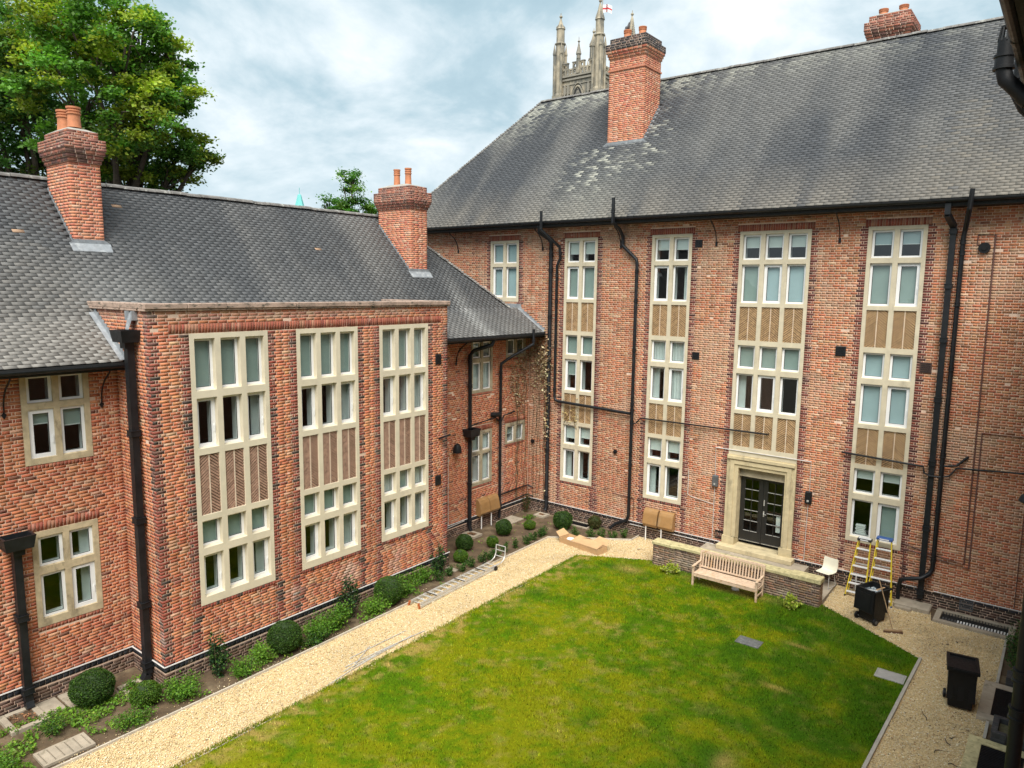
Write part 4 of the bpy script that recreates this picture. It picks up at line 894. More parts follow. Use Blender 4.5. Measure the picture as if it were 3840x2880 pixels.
for ch, xf, ya, yb, n in ((ch1, -2.34, -15.96, -15.24, 14), (ch2, -1.93, -4.80, -3.95, 17)):
    slope_flash(ch, lambda i: [(xf-.1*i, ya-.008, zl_at(xf-.1*i)-.02), (xf-.1*(i+1), ya-.008, zl_at(xf-.1*(i+1))-.02), (xf-.1*(i+1), ya-.008, zl_at(xf-.1*(i+1))+.05), (xf-.1*i, ya-.008, zl_at(xf-.1*(i+1))+.06)], n, (0, -.012, 0))
    mb = MB(); mb.add([(xf+.20, ya-.10, zl_at(xf+.20)+.04), (xf+.20, yb+.12, zl_at(xf+.20)+.04), (xf+.012, yb+.14, zl_at(xf)+.05), (xf+.012, ya-.12, zl_at(xf)+.05), (xf+.012, ya, zl_at(xf)+.15), (xf+.012, yb, zl_at(xf)+.15)], [(0, 1, 2, 3), (3, 2, 5, 4)]); mb.build('apron_flashing', M['lead'], ch)
# rainwater pipes of the low wing
def hopper(parent, x, y, z, w, dpt, h, name='hopper'):
    mb = MB(); mb.add([(x-dpt*.5, y-w*.5, z), (x+dpt*.5, y-w*.5, z), (x+dpt*.5, y+w*.5, z), (x-dpt*.5, y+w*.5, z), (x-dpt*.6, y-w*.6, z+h), (x+dpt*.6, y-w*.6, z+h), (x+dpt*.6, y+w*.6, z+h), (x-dpt*.6, y+w*.6, z+h),
        (x-dpt*.5, y-w*.5, z+h), (x+dpt*.5, y-w*.5, z+h), (x+dpt*.5, y+w*.5, z+h), (x-dpt*.5, y+w*.5, z+h), (x-dpt*.45, y-w*.45, z+.06), (x+dpt*.45, y-w*.45, z+.06), (x+dpt*.45, y+w*.45, z+.06), (x-dpt*.45, y+w*.45, z+.06)],
        [(3, 2, 1, 0), (0, 1, 5, 4), (1, 2, 6, 5), (2, 3, 7, 6), (3, 0, 4, 7), (4, 5, 9, 8), (5, 6, 10, 9), (6, 7, 11, 10), (7, 4, 8, 11), (8, 9, 13, 12), (9, 10, 14, 13), (10, 11, 15, 14), (11, 8, 12, 15), (12, 13, 14, 15)])
    mb.box(x-dpt*.25, x+dpt*.25, y-w*.22, y+w*.22, z-.14, z); return mb.build(name, M['iron'], parent)
d = downpipe(bL, [(1.25, YB0-.14, 7.95), (1.25, YB0-.14, .22), (1.25, YB0-.24, .08)], .075, [(1.25, YB0-.14, z) for z in (5.9, 3.9, 1.9, .45)], square=True); hopper(d, 1.25, YB0-.20, 7.93, .36, .46, .26)
mb = MB(); mb.add([(1.08, YB0-.02, 8.62), (1.42, YB0-.02, 8.62), (1.36, YB0-.10, 8.42), (1.14, YB0-.10, 8.42), (1.16, YB0-.16, 8.20), (1.32, YB0-.16, 8.20)], [(0, 1, 2, 3), (3, 2, 5, 4)])
for a in (1.08, 1.36): mb.box(a, a+.06, YB0-.12, YB0-.005, 8.40, 8.60)
mb.build('lead_chute', M['lead'], bL)
d = downpipe(bL, [(XL+.12, -18.53, 3.62), (XL+.12, -18.53, .20), (XL+.20, -18.53, .06)], .075, [(XL+.12, -18.53, z) for z in (2.1, .45)], square=True); hopper(d, XL+.22, -18.53, 3.66, .50, .34, .28)
d = downpipe(bL, [(.80, -3.25, 7.36), (.74, -3.3, 7.12), (.25, -3.72, 6.92), (.12, -3.80, 6.75), (.12, -3.80, 4.02)], .07, [(.12, -3.80, z) for z in (6.5, 5.6)]); hopper(d, .20, -3.80, 3.72, .48, .36, .28)
downpipe(bL, [(.12, -3.80, 3.62), (.12, -3.80, .22), (.20, -3.80, .06)], .075, [(.12, -3.80, z) for z in (1.9, .42)])
downpipe(bL, [(.98, -1.06, 7.62), (.98, -1.06, 7.05), (.30, -1.72, 6.50), (.12, -1.98, 6.28), (.12, -2.0, 6.1), (.12, -2.0, .12)], .055, [(.98, -1.06, 7.2), (.12, -2.0, 5.95), (.12, -2.0, 5.75), (.12, -2.0, 4.5), (.12, -2.0, 2.3)], name='soil_pipe')
downpipe(bL, [(.12, -3.7, 4.10), (.12, -2.3, 4.22), (.12, -2.05, 4.0)], .024, name='waste_pipe'); downpipe(bL, [(.12, -1.98, 3.98), (.10, -1.75, 4.22), (.10, -1.05, 4.30), (.0, -1.03, 4.30)], .024, name='waste_pipe')
downpipe(bL, [(.06, -1.98, 1.02), (.06, -.3, 1.06), (.1, -.1, 1.06), (.35, -.06, .98)], .024, name='waste_pipe'); downpipe(bL, [(.12, -1.98, .48), (.06, -1.8, .58), (.06, -.3, .66), (.1, -.1, .66), (.35, -.06, .6)], .026, name='waste_pipe')
mb = MB(); mb.tube([(.0, -2.42, 4.32), (.16, -2.36, 4.34), (.20, -2.1, 4.32)], .085, 12); mb.build('flue', M['plastic_black'], bL, smooth=True)
for F, a, b in ((FL0, -24, YB0-.03), (FB, YB0-.05, YB1+.05), (FL1, YB1, -.05)):
    p, q = F(a, .525, .055), F(b, .525, .055); conduit(bL, [p, (p+q)/2, q], .017, 'conduit_pale')
conduit(bL, [(XL+.05, YB0-.055, .525), (XB+.05, YB0-.055, .525)], .017, 'conduit_pale')
conduit(bL, [(.03, -5.35, .42), (.03, -5.35, 4.35), (.03, -5.25, 4.42)], .02, 'iron_rust'); conduit(bL, [(.03, -4.88, 3.1), (.03, -4.88, .50)], .010, 'conduit_pale'); conduit(bL, [(.04, -5.35, .42), (.04, -4.0, .48)], .016, 'conduit_pale')
mb = MB(); mb.lathe([(.02, .34), (.10, .30), (.15, .18), (.165, .02), (.165, 0)], (.17, -4.55, 3.22), 14); mb.build('bulkhead_lamp', M['plastic_black'], bL, smooth=True)
for y, z in ((-7.28, 6.95), (-7.30, 3.05)):
    mb = MB(); fbox(mb, FB, y-.13, y+.13, z-.16, z+.16, -.02, .025); o = mb.build('vent_cover', M['iron'], bL, bevel=.012)
    for i in range(5): mb = MB(); zz_ = z-.115+i*.056; fbox(mb, FB, y-.10, y+.10, zz_-.008, zz_+.012, .025, .035); mb.build('louvre', M['iron'], o)
mb = MB(); mb.bar((XB+.03, -7.30, 4.42), (XB+.22, -6.95, 4.52), .06, .05); mb.build('cable_bracket', M['iron'], bL)
conduit(bL, [(.06, YB1+.04, 7.2), (.06, YB1+.04, 1.5)], .02, 'stone', name='expansion_strip')

# ================================================================== the wing the picture is taken from: only its eaves, pipes and foot show
bS = thing('brick_building', 'brick wing along the gravel whose eaves and black vent pipes jut in', 'building')
def side_brick():
    m, nt, b = new_mat('side_brickwork'); g = nd(nt, 'ShaderNodeNewGeometry'); sp = nd(nt, 'ShaderNodeSeparateXYZ'); cb = nd(nt, 'ShaderNodeCombineXYZ')
    nt.links.new(g.outputs['Position'], sp.inputs[0]); nt.links.new(sp.outputs[1], cb.inputs[0]); nt.links.new(sp.outputs[2], cb.inputs[1])
    t = nd(nt, 'ShaderNodeTexBrick'); nt.links.new(cb.outputs[0], t.inputs['Vector'])
    for k, v in (('Color1', (.36, .14, .075, 1)), ('Color2', (.26, .10, .06, 1)), ('Mortar', (.45, .35, .27, 1))): t.inputs[k].default_value = v
    for k, v in (('Scale', 1.0), ('Mortar Size', .006), ('Brick Width', .233), ('Row Height', .075)): t.inputs[k].default_value = v
    nt.links.new(t.outputs['Color'], b.inputs['Base Color']); b.inputs['Roughness'].default_value = .9; bump(nt, b, t.outputs['Fac'], -.4, .006); return m
M['side_brick'] = side_brick()
mb = MB(); mb.box(17.75, 18.3, -40, -26, -.3, 11.3); mb.box(17.75, 18.3, -22.4, -.06, -.3, 11.3); mb.box(17.75, 18.3, -26, -22.4, -.3, 7.9); mb.box(17.75, 18.3, -26, -22.4, 10.2, 11.3); mb.build('wall', M['side_brick'], bS)
mb = MB(); mb.add([(17.06, -40, 10.96), (17.06, -.6, 10.96), (21.5, -.6, 15.8), (21.5, -40, 15.8)], [(0, 1, 2, 3)]); mb.add([(21.5, -.6, 15.8), (26, -.6, 10.96), (26, -40, 10.96), (21.5, -40, 15.8)], [(0, 1, 2, 3)]); mb.build('roof', M['ridge'], bS)
mb = MB(); mb.box(17.12, 17.75, -40, -.62, 10.90, 10.94); mb.build('soffit', M['timber_dark'], bS)
mb = MB(); mb.box(17.08, 17.12, -40, -.62, 10.84, 10.955); mb.build('fascia', M['timber_dark'], bS)
for i in range(40): mb = MB(); y = -30+i*.75; mb.box(17.13, 17.75, y, y+.07, 10.80, 10.90); mb.build('rafter_foot', M['bark'], bS)
gutter(bS, (17.03, -36, 10.93), (17.03, -.7, 10.93), .045, (1, 0, 0))
def vent_cage(parent, x, y, z, r):
    mb = MB(); mb.lathe([(r*1.05, 0), (r*1.05, .02), (r*.95, .02)], (x, y, z), 14)
    for i in range(9):
        a = 2*math.pi*i/9; mb.bar((x+r*math.cos(a), y+r*math.sin(a), z), (x+r*.72*math.cos(a), y+r*.72*math.sin(a), z+.10), .012, .012)
    mb.lathe([(r*.78, 0), (r*.78, .015), (r*.5, .02)], (x, y, z+.10), 14); return mb.build('vent_cage', M['plastic_black'], parent, smooth=False)
PY = -16.7
p = downpipe(bS, [(17.55, PY, 9.4), (17.55, PY, 10.10), (17.50, PY, 10.22), (17.00, PY, 10.75), (16.92, PY, 10.84), (16.90, PY, 10.92), (16.90, PY, 11.12)], .055, [(16.90, PY, 10.97)], name='soil_vent', mat='plastic_black', n=20); vent_cage(p, 16.90, PY, 11.12, .053)
mb = MB(); mb.tube([(17.04, PY, 10.71), (17.09, PY, 10.655)], .066, 20); mb.build('pipe_socket', M['plastic_black'], p, smooth=True); mb = MB(); mb.tube([(17.14, PY, 10.60), (17.19, PY, 10.55)], .066, 20); mb.build('pipe_socket', M['plastic_black'], p, smooth=True)
p = downpipe(bS, [(17.60, PY+.9, 9.6), (17.55, PY+.9, 10.2), (17.00, PY+.9, 10.80), (16.95, PY+.9, 10.9), (16.95, PY+.9, 11.16)], .055, [(16.95, PY+.9, 11.0)], name='soil_vent', mat='plastic_black', n=20); vent_cage(p, 16.95, PY+.9, 11.16, .053)
downpipe(bS, [(17.43, -16.2, 8.0), (17.43, -16.2, .1)], .057, [(17.43, -16.2, z) for z in (5.9, 5.55, 4.2, 2.4)], name='soil_pipe', mat='plastic_black', n=20)
mb = MB(); mb.bar((17.75, -8.0, 5.75), (17.16, -8.0, 5.72), .03, .03); mb.lathe([(.05, .14), (.12, .10), (.16, 0), (.14, -.02), (.10, -.04)], (17.14, -8.0, 5.52), 14); mb.build('wall_lamp', M['plastic_black'], bS, smooth=True)
# ================================================================== lawn, gravel, edging, bed
LAWN = [(4.80, -30), (4.72, -9.6), (4.62, -3.15), (6.95, -1.90), (6.95, -2.18), (12.36, -2.18), (12.36, -1.92), (15.16, -3.64), (15.02, -9.2), (14.85, -30)]
GRAV = [[(2.98, -30), (2.98, -14.9), (2.93, -12.1), (2.80, -4.95), (2.77, -2.38), (5.30, -.66), (5.30, -.05), (6.97, -.05), (6.95, -1.90), (4.62, -3.15), (4.72, -9.6), (4.80, -30)],
        [(12.36, -1.92), (12.30, -.05), (14.9, -.05), (15.05, -1.02), (16.80, -1.02), (16.80, -30), (14.85, -30), (15.02, -9.2), (15.16, -3.64)]]
def inpoly(x, y, poly):
    r = np.zeros(len(x), bool); n = len(poly)
    for i in range(n):
        (x0, y0), (x1, y1) = poly[i], poly[(i+1) % n]
        if y0 == y1: continue
        c = ((y0 > y) != (y1 > y)) & (x < (x1-x0)*(y-y0)/(y1-y0)+x0); r ^= c
    return r
def lawn_col(x, y):
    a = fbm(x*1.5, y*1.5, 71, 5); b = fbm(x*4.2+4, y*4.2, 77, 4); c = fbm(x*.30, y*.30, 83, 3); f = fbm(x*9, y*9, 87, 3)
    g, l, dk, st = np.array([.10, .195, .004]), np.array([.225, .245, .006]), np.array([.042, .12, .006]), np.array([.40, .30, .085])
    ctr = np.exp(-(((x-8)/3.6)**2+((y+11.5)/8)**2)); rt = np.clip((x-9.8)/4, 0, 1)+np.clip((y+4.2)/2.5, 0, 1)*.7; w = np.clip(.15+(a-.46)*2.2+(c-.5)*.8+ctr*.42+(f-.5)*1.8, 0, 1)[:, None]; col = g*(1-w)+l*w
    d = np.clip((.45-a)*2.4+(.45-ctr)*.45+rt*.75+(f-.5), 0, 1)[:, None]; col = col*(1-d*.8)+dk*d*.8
    s = np.clip((b-.57)*4.5, 0, 1)*(.25+.6*ctr); bare = np.exp(-((x-4.95)/.35)**2)*np.clip((b-.42)*4, 0, 1)*.9
    bare += np.exp(-(((x-7.9)/.5)**2+((y+7.3)/.45)**2))*.8*np.clip((b-.35)*3, 0, 1)
    for cx_, cy_, rx, ry in ((12.55, -4.95, .32, .10), (12.75, -7.35, .30, .10), (9.9, -2.6, 1.3, .22), (12.85, -10.7, .18, .35), (6.6, -3.2, .4, .3)): bare += np.exp(-(((x-cx_)/rx)**2+((y-cy_)/ry)**2))*.75
    s = np.clip(s*.6+bare, 0, .92)[:, None]
    return col*(1-s)+st*s
nx, ny = 140, 330
gx, gy = np.meshgrid(np.linspace(4.55, 15.25, nx), np.linspace(-26, -1.85, ny))
V = np.c_[gx.ravel(), gy.ravel(), .012+.012*fbm(gx.ravel()*1.5, gy.ravel()*1.5, 5)]
idx = np.arange(nx*ny).reshape(ny, nx); F = np.stack([idx[:-1, :-1], idx[:-1, 1:], idx[1:, 1:], idx[1:, :-1]], -1).reshape(-1, 4)
cen = V[F].mean(1); F = F[inpoly(cen[:, 0], cen[:, 1], LAWN)]
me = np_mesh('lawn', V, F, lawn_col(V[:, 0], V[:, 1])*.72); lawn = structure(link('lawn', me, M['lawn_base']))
NB = 330000
x = rng.uniform(4.55, 15.25, NB); y = -1.9-(24.1)*rng.random(NB)**1.15; k = inpoly(x, y, LAWN)
for (mx, my, sx_, sy_) in ((11.49, -5.57, .36, .25), (14.76, -5.07, .36, .26)): k &= ~((abs(x-mx) < sx_) & (abs(y-my) < sy_))
x, y = x[k], y[k]
ye = rng.uniform(-19, -3.2, 7000); xe = np.where(ye > -9.6, 4.72-.0155*(ye+9.6), 4.72-.004*(ye+9.6))-np.abs(rng.normal(0, .055, 7000))*(.3+1.5*fbm(ye*1.3, ye*0, 95)); x, y = np.r_[x, xe], np.r_[y, ye]
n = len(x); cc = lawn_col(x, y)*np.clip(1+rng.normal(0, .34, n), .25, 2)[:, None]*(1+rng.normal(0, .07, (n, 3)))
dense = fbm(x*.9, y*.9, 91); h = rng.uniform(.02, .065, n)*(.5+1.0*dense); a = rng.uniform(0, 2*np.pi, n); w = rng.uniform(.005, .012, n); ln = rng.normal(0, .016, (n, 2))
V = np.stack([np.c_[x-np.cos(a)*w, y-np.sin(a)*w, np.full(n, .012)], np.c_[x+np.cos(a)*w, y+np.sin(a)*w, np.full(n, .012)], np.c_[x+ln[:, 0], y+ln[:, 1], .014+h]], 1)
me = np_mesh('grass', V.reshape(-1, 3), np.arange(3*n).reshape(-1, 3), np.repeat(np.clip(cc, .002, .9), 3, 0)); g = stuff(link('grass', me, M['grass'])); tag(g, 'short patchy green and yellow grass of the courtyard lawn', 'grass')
for i, poly in enumerate(GRAV): sheet('gravel_path', poly, -.004+.0005*i, 'gravel_bed')
xs, ys = [], []
for poly in GRAV:
    p = np.array(poly); lo, hi = p.min(0), p.max(0); lo[1] = max(lo[1], -20); m = int((hi-lo).prod()*1150)
    x = rng.uniform(lo[0], hi[0], m); y = rng.uniform(lo[1], hi[1], m); k = inpoly(x, y, poly); xs.append(x[k]); ys.append(y[k])
# a few strays on the bed and lawn edges
m = 900; yy = rng.uniform(-19, -3, m); xs.append(np.where(rng.random(m) < .5, 4.72+rng.exponential(.10, m), 2.9-rng.exponential(.12, m))); ys.append(yy)
x, y = np.concatenate(xs), np.concatenate(ys); n = len(x); r = rng.uniform(.008, .018, n)*(1+.5*(rng.random(n) < .08))
oc = np.array([(1, 0, 0), (0, 1, 0), (-1, 0, 0), (0, -1, 0), (0, 0, .75), (0, 0, -.75)]); ang = rng.uniform(0, 6.3, n); ca, sa = np.cos(ang), np.sin(ang); st = rng.uniform(.7, 1.5, n)
L = oc[None]*r[:, None, None]*rng.uniform(.75, 1.2, (n, 6, 1)); L[:, :, 0] *= st[:, None]
V = np.stack([L[:, :, 0]*ca[:, None]-L[:, :, 1]*sa[:, None]+x[:, None], L[:, :, 0]*sa[:, None]+L[:, :, 1]*ca[:, None]+y[:, None], L[:, :, 2]+.004+r[:, None]*.35], -1)
pal = np.array([(.72, .57, .32), (.76, .64, .42), (.64, .48, .25), (.82, .75, .57), (.52, .38, .20), (.64, .42, .23), (.28, .20, .12)]); c = pal[rng.choice(7, n, p=[.28, .24, .18, .12, .10, .05, .03])]*(1+rng.normal(0, .10, n))[:, None]
dirt = np.clip((fbm(x*1.1, y*1.1, 61)-.5)*3, 0, 1)*np.where(x > 12, .45, .22); c = c*(1-dirt[:, None])
FO = np.array([(0, 1, 4), (1, 2, 4), (2, 3, 4), (3, 0, 4), (1, 0, 5), (2, 1, 5), (3, 2, 5), (0, 3, 5)])
pb = stuff(big_mesh('gravel', V, np.clip(c, .01, .95), FO, M['pebble'], None)); tag(pb, 'loose golden gravel on the courtyard paths', 'gravel')
def edging(pts, h=.06, w=.035, name='path_edging', mat='timber_edge'):
    for i, (p, q) in enumerate(zip(pts[:-1], pts[1:])):
        L = math.hypot(q[0]-p[0], q[1]-p[1]); m = max(1, int(L/2.4))
        for j in range(m):
            a = [p[k]+(q[k]-p[k])*j/m for k in (0, 1)]; b = [p[k]+(q[k]-p[k])*(j+1)/m-(q[k]-p[k])/L*.006 for k in (0, 1)]
            mb = MB(); jz = rng.uniform(-.006, .006); mb.bar((a[0], a[1], h/2-.03+jz), (b[0], b[1], h/2-.03-jz), w, h+.06); structure(mb.build(name, M[mat], None, bevel=.004))
edging([(2.98, -26), (2.98, -14.9), (2.93, -12.1), (2.80, -4.95), (2.77, -2.38), (5.30, -.66), (5.30, -.08)])
edging([(15.19, -3.66), (15.06, -9.2), (14.90, -26)], h=.07, w=.07, mat='concrete'); edging([(16.82, -1.05), (16.82, -3.85)], h=.07, w=.06, mat='concrete'); edging([(16.80, -5.85), (16.80, -6.6)], h=.07, w=.06, mat='concrete')
edging([(4.79, -26), (4.70, -9.6), (4.60, -3.13), (6.93, -1.87)], h=.012, w=.02, name='lawn_edging'); edging([(12.37, -1.94), (15.15, -3.62)], h=.012, w=.02, name='lawn_edging')
mb = MB(); mb.box(6.98, 12.30, -1.86, -.04, -.05, .075); structure(mb.build('pavement', M['slab'], None, bevel=.006))
for (a, b, c, d) in ((.30, 1.35, -17.95, -17.0), (.95, 1.75, -16.62, -16.30), (.30, .95, -18.95, -18.0), (.1, .75, -2.2, -1.2), (1.1, 2.3, -7.0, -6.8)):
    mb = MB(); mb.box(a, b, c, d, -.05, .02); structure(mb.build('pavement', M['slab'], None, bevel=.005))

# ------------------------------------------------------------------ foliage
def leaves(centers, size, cols, jit=1.0, up=.35, aspect=.55):
    """one small folded leaf (two triangles) per centre"""
    n = len(centers); d = rng.normal(0, 1, (n, 3)); d[:, 2] = d[:, 2]*.6; d /= np.linalg.norm(d, axis=1)[:, None]
    nn = rng.normal(0, 1, (n, 3)); nn[:, 2] = np.abs(nn[:, 2])+up; s = np.cross(d, nn); s /= np.linalg.norm(s, axis=1)[:, None]+1e-9
    nn = np.cross(s, d); sz = (size*rng.uniform(.65, 1.25, n))[:, None]
    V = np.stack([centers-d*sz*.5, centers+s*sz*aspect*.5+nn*sz*.10, centers+d*sz*.5, centers-s*sz*aspect*.5+nn*sz*.10], 1)
    F = np.array([(0, 1, 2, 3)]); return V, cols, F
def leaf_cols(n, base, sp=.22, alt=None, p=.2):
    c = np.tile(np.array(base), (n, 1))
    if alt is not None:
        k = rng.random(n) < p; c[k] = alt
    return np.clip(c*(1+rng.normal(0, sp, n))[:, None]*(1+rng.normal(0, .06, (n, 3))), .003, .9)
LF = np.array([(0, 1, 2), (0, 2, 3)])
def leaf_obj(name, V, C, parent): return big_mesh(name, V, C, LF, M['leaf'], parent)
def box_ball(loc, rx, rz, label, base=(.035, .085, .012), alt=(.075, .15, .02), group=None, n=5200, sz=.042, name='topiary_ball', shape=1.0):
    t = thing(name, label, 'topiary', (loc[0], loc[1], 0), 0, group)
    u = rng.normal(0, 1, (n, 3)); u /= np.linalg.norm(u, axis=1)[:, None]; u = u[u[:, 2] > -.75]; m = len(u)
    rad = 1-np.abs(rng.normal(0, .045, m))-.14*vnoise(u[:, 0]*2.2+9+loc[0], u[:, 1]*2.2+u[:, 2]*2+loc[1], 3)+.05
    P = np.c_[u[:, 0]*rx*rad, u[:, 1]*rx*rad, rz*.92+u[:, 2]*rz*rad]
    V, C, _ = leaves(P, sz, leaf_cols(m, base, .25, alt, .3)); leaf_obj('foliage', V, C, t)
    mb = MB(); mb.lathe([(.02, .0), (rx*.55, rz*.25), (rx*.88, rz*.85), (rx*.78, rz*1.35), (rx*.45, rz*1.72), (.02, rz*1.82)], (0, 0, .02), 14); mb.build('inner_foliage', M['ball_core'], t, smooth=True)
    mb = MB(); mb.tube([(0, 0, -.02), (0, 0, rz*.5)], .02, 6); mb.build('trunk', M['bark'], t); return t
def clump(loc, rx, ry, h, n, sz, base, alt, label, cat='plant', group=None, name='leafy_plant', stems=7, dens=.5, asp=.6):
    t = thing(name, label, cat, (loc[0], loc[1], 0), 0, group); P = []
    tips = []
    mb = MB()
    for i in range(stems):
        a, r = random.uniform(0, 6.28), random.random()**.5; tx, ty, tz = math.cos(a)*r*rx, math.sin(a)*r*ry, h*1.12*(1-.4*r*r)*random.uniform(.65, 1.05)
        mb.tube([(tx*.2, ty*.2, -.02), (tx*.6, ty*.6, tz*.6), (tx, ty, tz)], .006, 4); tips.append((tx, ty, tz))
    mb.build('stems', M['stem'], t)
    tips = np.array(tips); w = rng.integers(0, stems, n); tt = rng.random(n)**.6
    base_p = np.c_[tips[w, 0]*(.2+.8*tt), tips[w, 1]*(.2+.8*tt), tips[w, 2]*tt]
    P = base_p+rng.normal(0, 1, (n, 3))*np.array([rx*.20, ry*.20, h*.09]); P[:, 2] = np.clip(P[:, 2], .01, None)
    V, C, _ = leaves(P, sz, leaf_cols(n, base, .25, alt, .3), aspect=asp); leaf_obj('foliage', V, C, t); return t
BOXG = 'clipped box balls in the soil bed'
box_ball((1.16, -17.55), .46, .38, 'largest round clipped box ball, on the paving between two square downpipes', n=8500, group=None)
box_ball((2.12, -16.85), .32, .26, 'low light green clipped box dome just past the bay corner', (.07, .15, .015), (.12, .20, .02))
box_ball((2.50, -13.55), .43, .42, 'big loose clipped box dome under the first bay window', n=8000)
box_ball((2.42, -9.95), .44, .42, 'big shaggy box dome beside the foot of the metal ladder', (.045, .11, .012), (.09, .17, .02), n=8000)
box_ball((1.20, -5.30), .32, .30, 'dark clipped box ball nearest the bay in the corner bed')
box_ball((1.86, -6.22), .25, .22, 'small bright clipped box ball by the rooftop ladder hook', (.075, .16, .015), (.13, .21, .02))
box_ball((1.76, -4.42), .22, .21, 'bright little box ball between two dark clipped ones', (.08, .16, .015), (.14, .22, .02))
box_ball((1.28, -3.18), .32, .31, 'dark clipped box ball in front of the brown meter boxes')
box_ball((1.64, -2.02), .24, .18, 'lime green low box dome beside the grey slab', (.09, .17, .015), (.15, .22, .02))
box_ball((2.58, -1.15), .39, .36, 'big dark box ball beside the slatted drain grating', n=6500)
box_ball((3.50, -.30), .27, .25, 'brownish green box ball near the end of the grating', (.07, .075, .02), (.11, .09, .03))
DG, MG, LG = (.035, .095, .018), (.085, .20, .02), (.15, .29, .028)
clump((2.27, -15.25), .26, .26, 1.05, 900, .075, (.016, .045, .016), (.07, .16, .03), 'tall dark glossy laurel by the near end of the bay', 'shrub', stems=9, name='laurel_shrub')
clump((2.20, -11.25), .30, .30, 1.15, 1000, .075, (.016, .045, .016), (.07, .16, .03), 'tall dark glossy laurel between the first two bay windows', 'shrub', stems=9, name='laurel_shrub')
clump((2.02, -7.55), .30, .30, .95, 900, .075, (.016, .045, .016), (.06, .14, .03), 'tall dark glossy laurel below the third bay window', 'shrub', stems=9, name='laurel_shrub')
clump((2.42, -16.2), .55, .45, .42, 2000, .055, MG, LG, 'spreading bright green herb clump at the bay corner', stems=18)
clump((2.62, -14.75), .40, .35, .34, 1000, .055, MG, LG, 'leafy green clump beside the tall near laurel', stems=12)
clump((2.70, -12.75), .30, .5, .30, 1000, .055, DG, MG, 'darker straggling plant spilling over the edging board', stems=12)
clump((2.45, -14.2), .40, .35, .40, 1200, .06, LG, MG, 'pale broad leaved clump between laurel and box dome', stems=12)
clump((2.45, -12.4), .45, .5, .50, 1700, .06, MG, LG, 'thick leafy clump past the first big box dome', stems=14)
clump((2.45, -11.9), .35, .4, .62, 1200, .07, MG, LG, 'upright green shrub beside the middle laurel', stems=12)
clump((2.55, -10.6), .35, .5, .45, 1500, .06, LG, MG, 'bright clump between middle laurel and shaggy dome', stems=14)
clump((2.25, -9.1), .40, .5, .55, 1500, .06, MG, LG, 'leafy shrub behind the lower end of the metal ladder', stems=14)
clump((2.10, -8.3), .38, .45, .50, 1300, .06, MG, LG, 'green shrub beside the laurel below the third window', stems=12)
clump((2.65, -17.35), .35, .40, .32, 1100, .05, MG, LG, 'bushy green weed by the edging near the low box dome', stems=12)
clump((1.75, -18.55), .28, .28, .45, 420, .085, (.045, .12, .02), LG, 'upright thistle like weed by the near downpipe', stems=8, asp=.3)
clump((2.35, -19.7), .40, .35, .35, 1100, .05, MG, LG, 'round bushy weed by the stone drain cover', stems=12)
clump((1.15, -16.75), .22, .22, .16, 260, .05, MG, LG, 'small weed growing on the paving in the bay corner', stems=6)
clump((.28, -.42), .17, .17, .75, 620, .05, (.04, .085, .02), (.17, .075, .03), 'reddish topped shrub in the corner where the wings meet', 'shrub', stems=7)
clump((.85, -1.05), .28, .25, .15, 350, .05, MG, LG, 'low weeds at the edge of the grey slab', stems=7)
clump((7.80, -2.62), .28, .22, .40, 420, .095, (.36, .42, .04), (.48, .50, .16), 'yellow green leafy plant by the left wall pier', stems=9, group=None)
clump((11.68, -2.76), .30, .24, .40, 420, .095, (.32, .40, .04), (.42, .46, .10), 'yellow green leafy plant beside the bench end of the wall', stems=9)
HG = 'small box hedging plants along the edging boards'
for i in range(13):
    f = i/12; clump((2.42+.10*f+rng.normal(0, .03), -7.75+5.6*f+rng.normal(0, .06)), .19, .19, .32, 420, .05, (.035, .095, .016), (.08, .17, .025), 'small dark box hedging plant in a row along the path edging', group=HG, name='hedging_plant', stems=6)
for i, (px_, py_) in enumerate(((3.05, -1.85), (3.45, -1.58), (3.95, -1.28), (4.28, -1.02), (4.60, -.82), (4.95, -.50))):
    clump((px_, py_), .19, .19, .32, 420, .05, (.05, .12, .018), (.10, .19, .03), 'small box hedging plant in the short row before the black pipe foot', group='hedging plants before the pipe foot', name='hedging_plant', stems=6)
for i, (px_, py_, h) in enumerate(((17.15, -1.5, .8), (17.1, -2.3, .75), (17.2, -3.1, .65))):
    clump((px_, py_), .30, .42, h, 900, .06, (.03, .085, .02), (.08, .17, .04), ['tall shrub beside the long grille of the tall wing', 'middle shrub of three in the narrow bed behind the concrete edging', 'shrub beside the blue brick planter'][i], 'shrub', stems=10)
# weeds covering the bed
n = 9000; x = rng.uniform(.9, 2.9, n); y = -16.4-rng.random(n)*4.0; k = fbm(x*1.3, y*1.3, 101) > .45; k &= ~((x > 2.1) & (y > -19.2) & (y < -18.1) & (x < 3)); x, y = x[k], y[k]
x2 = rng.uniform(1.9, 2.85, 3500); y2 = rng.uniform(-16.5, -8, 3500); k = fbm(x2*2, y2*2, 105) > .5; x, y = np.r_[x, x2[k]], np.r_[y, y2[k]]
x3 = rng.uniform(.8, 4.6, 1500); y3 = rng.uniform(-6, -.4, 1500); k = (fbm(x3*1.6, y3*1.6, 109) > .60) & (x3 < 2.7); x, y = np.r_[x, x3[k]], np.r_[y, y3[k]]
n = len(x); P = np.c_[x, y, rng.uniform(.01, .11, n)]; V, C, _ = leaves(P, .06, leaf_cols(n, (.13, .26, .025), .3, (.20, .32, .04), .3), up=1.2, aspect=.75)
w = stuff(leaf_obj('ground_cover', V, C, None)); tag(w, 'low green weeds spreading over the soil bed', 'weeds')
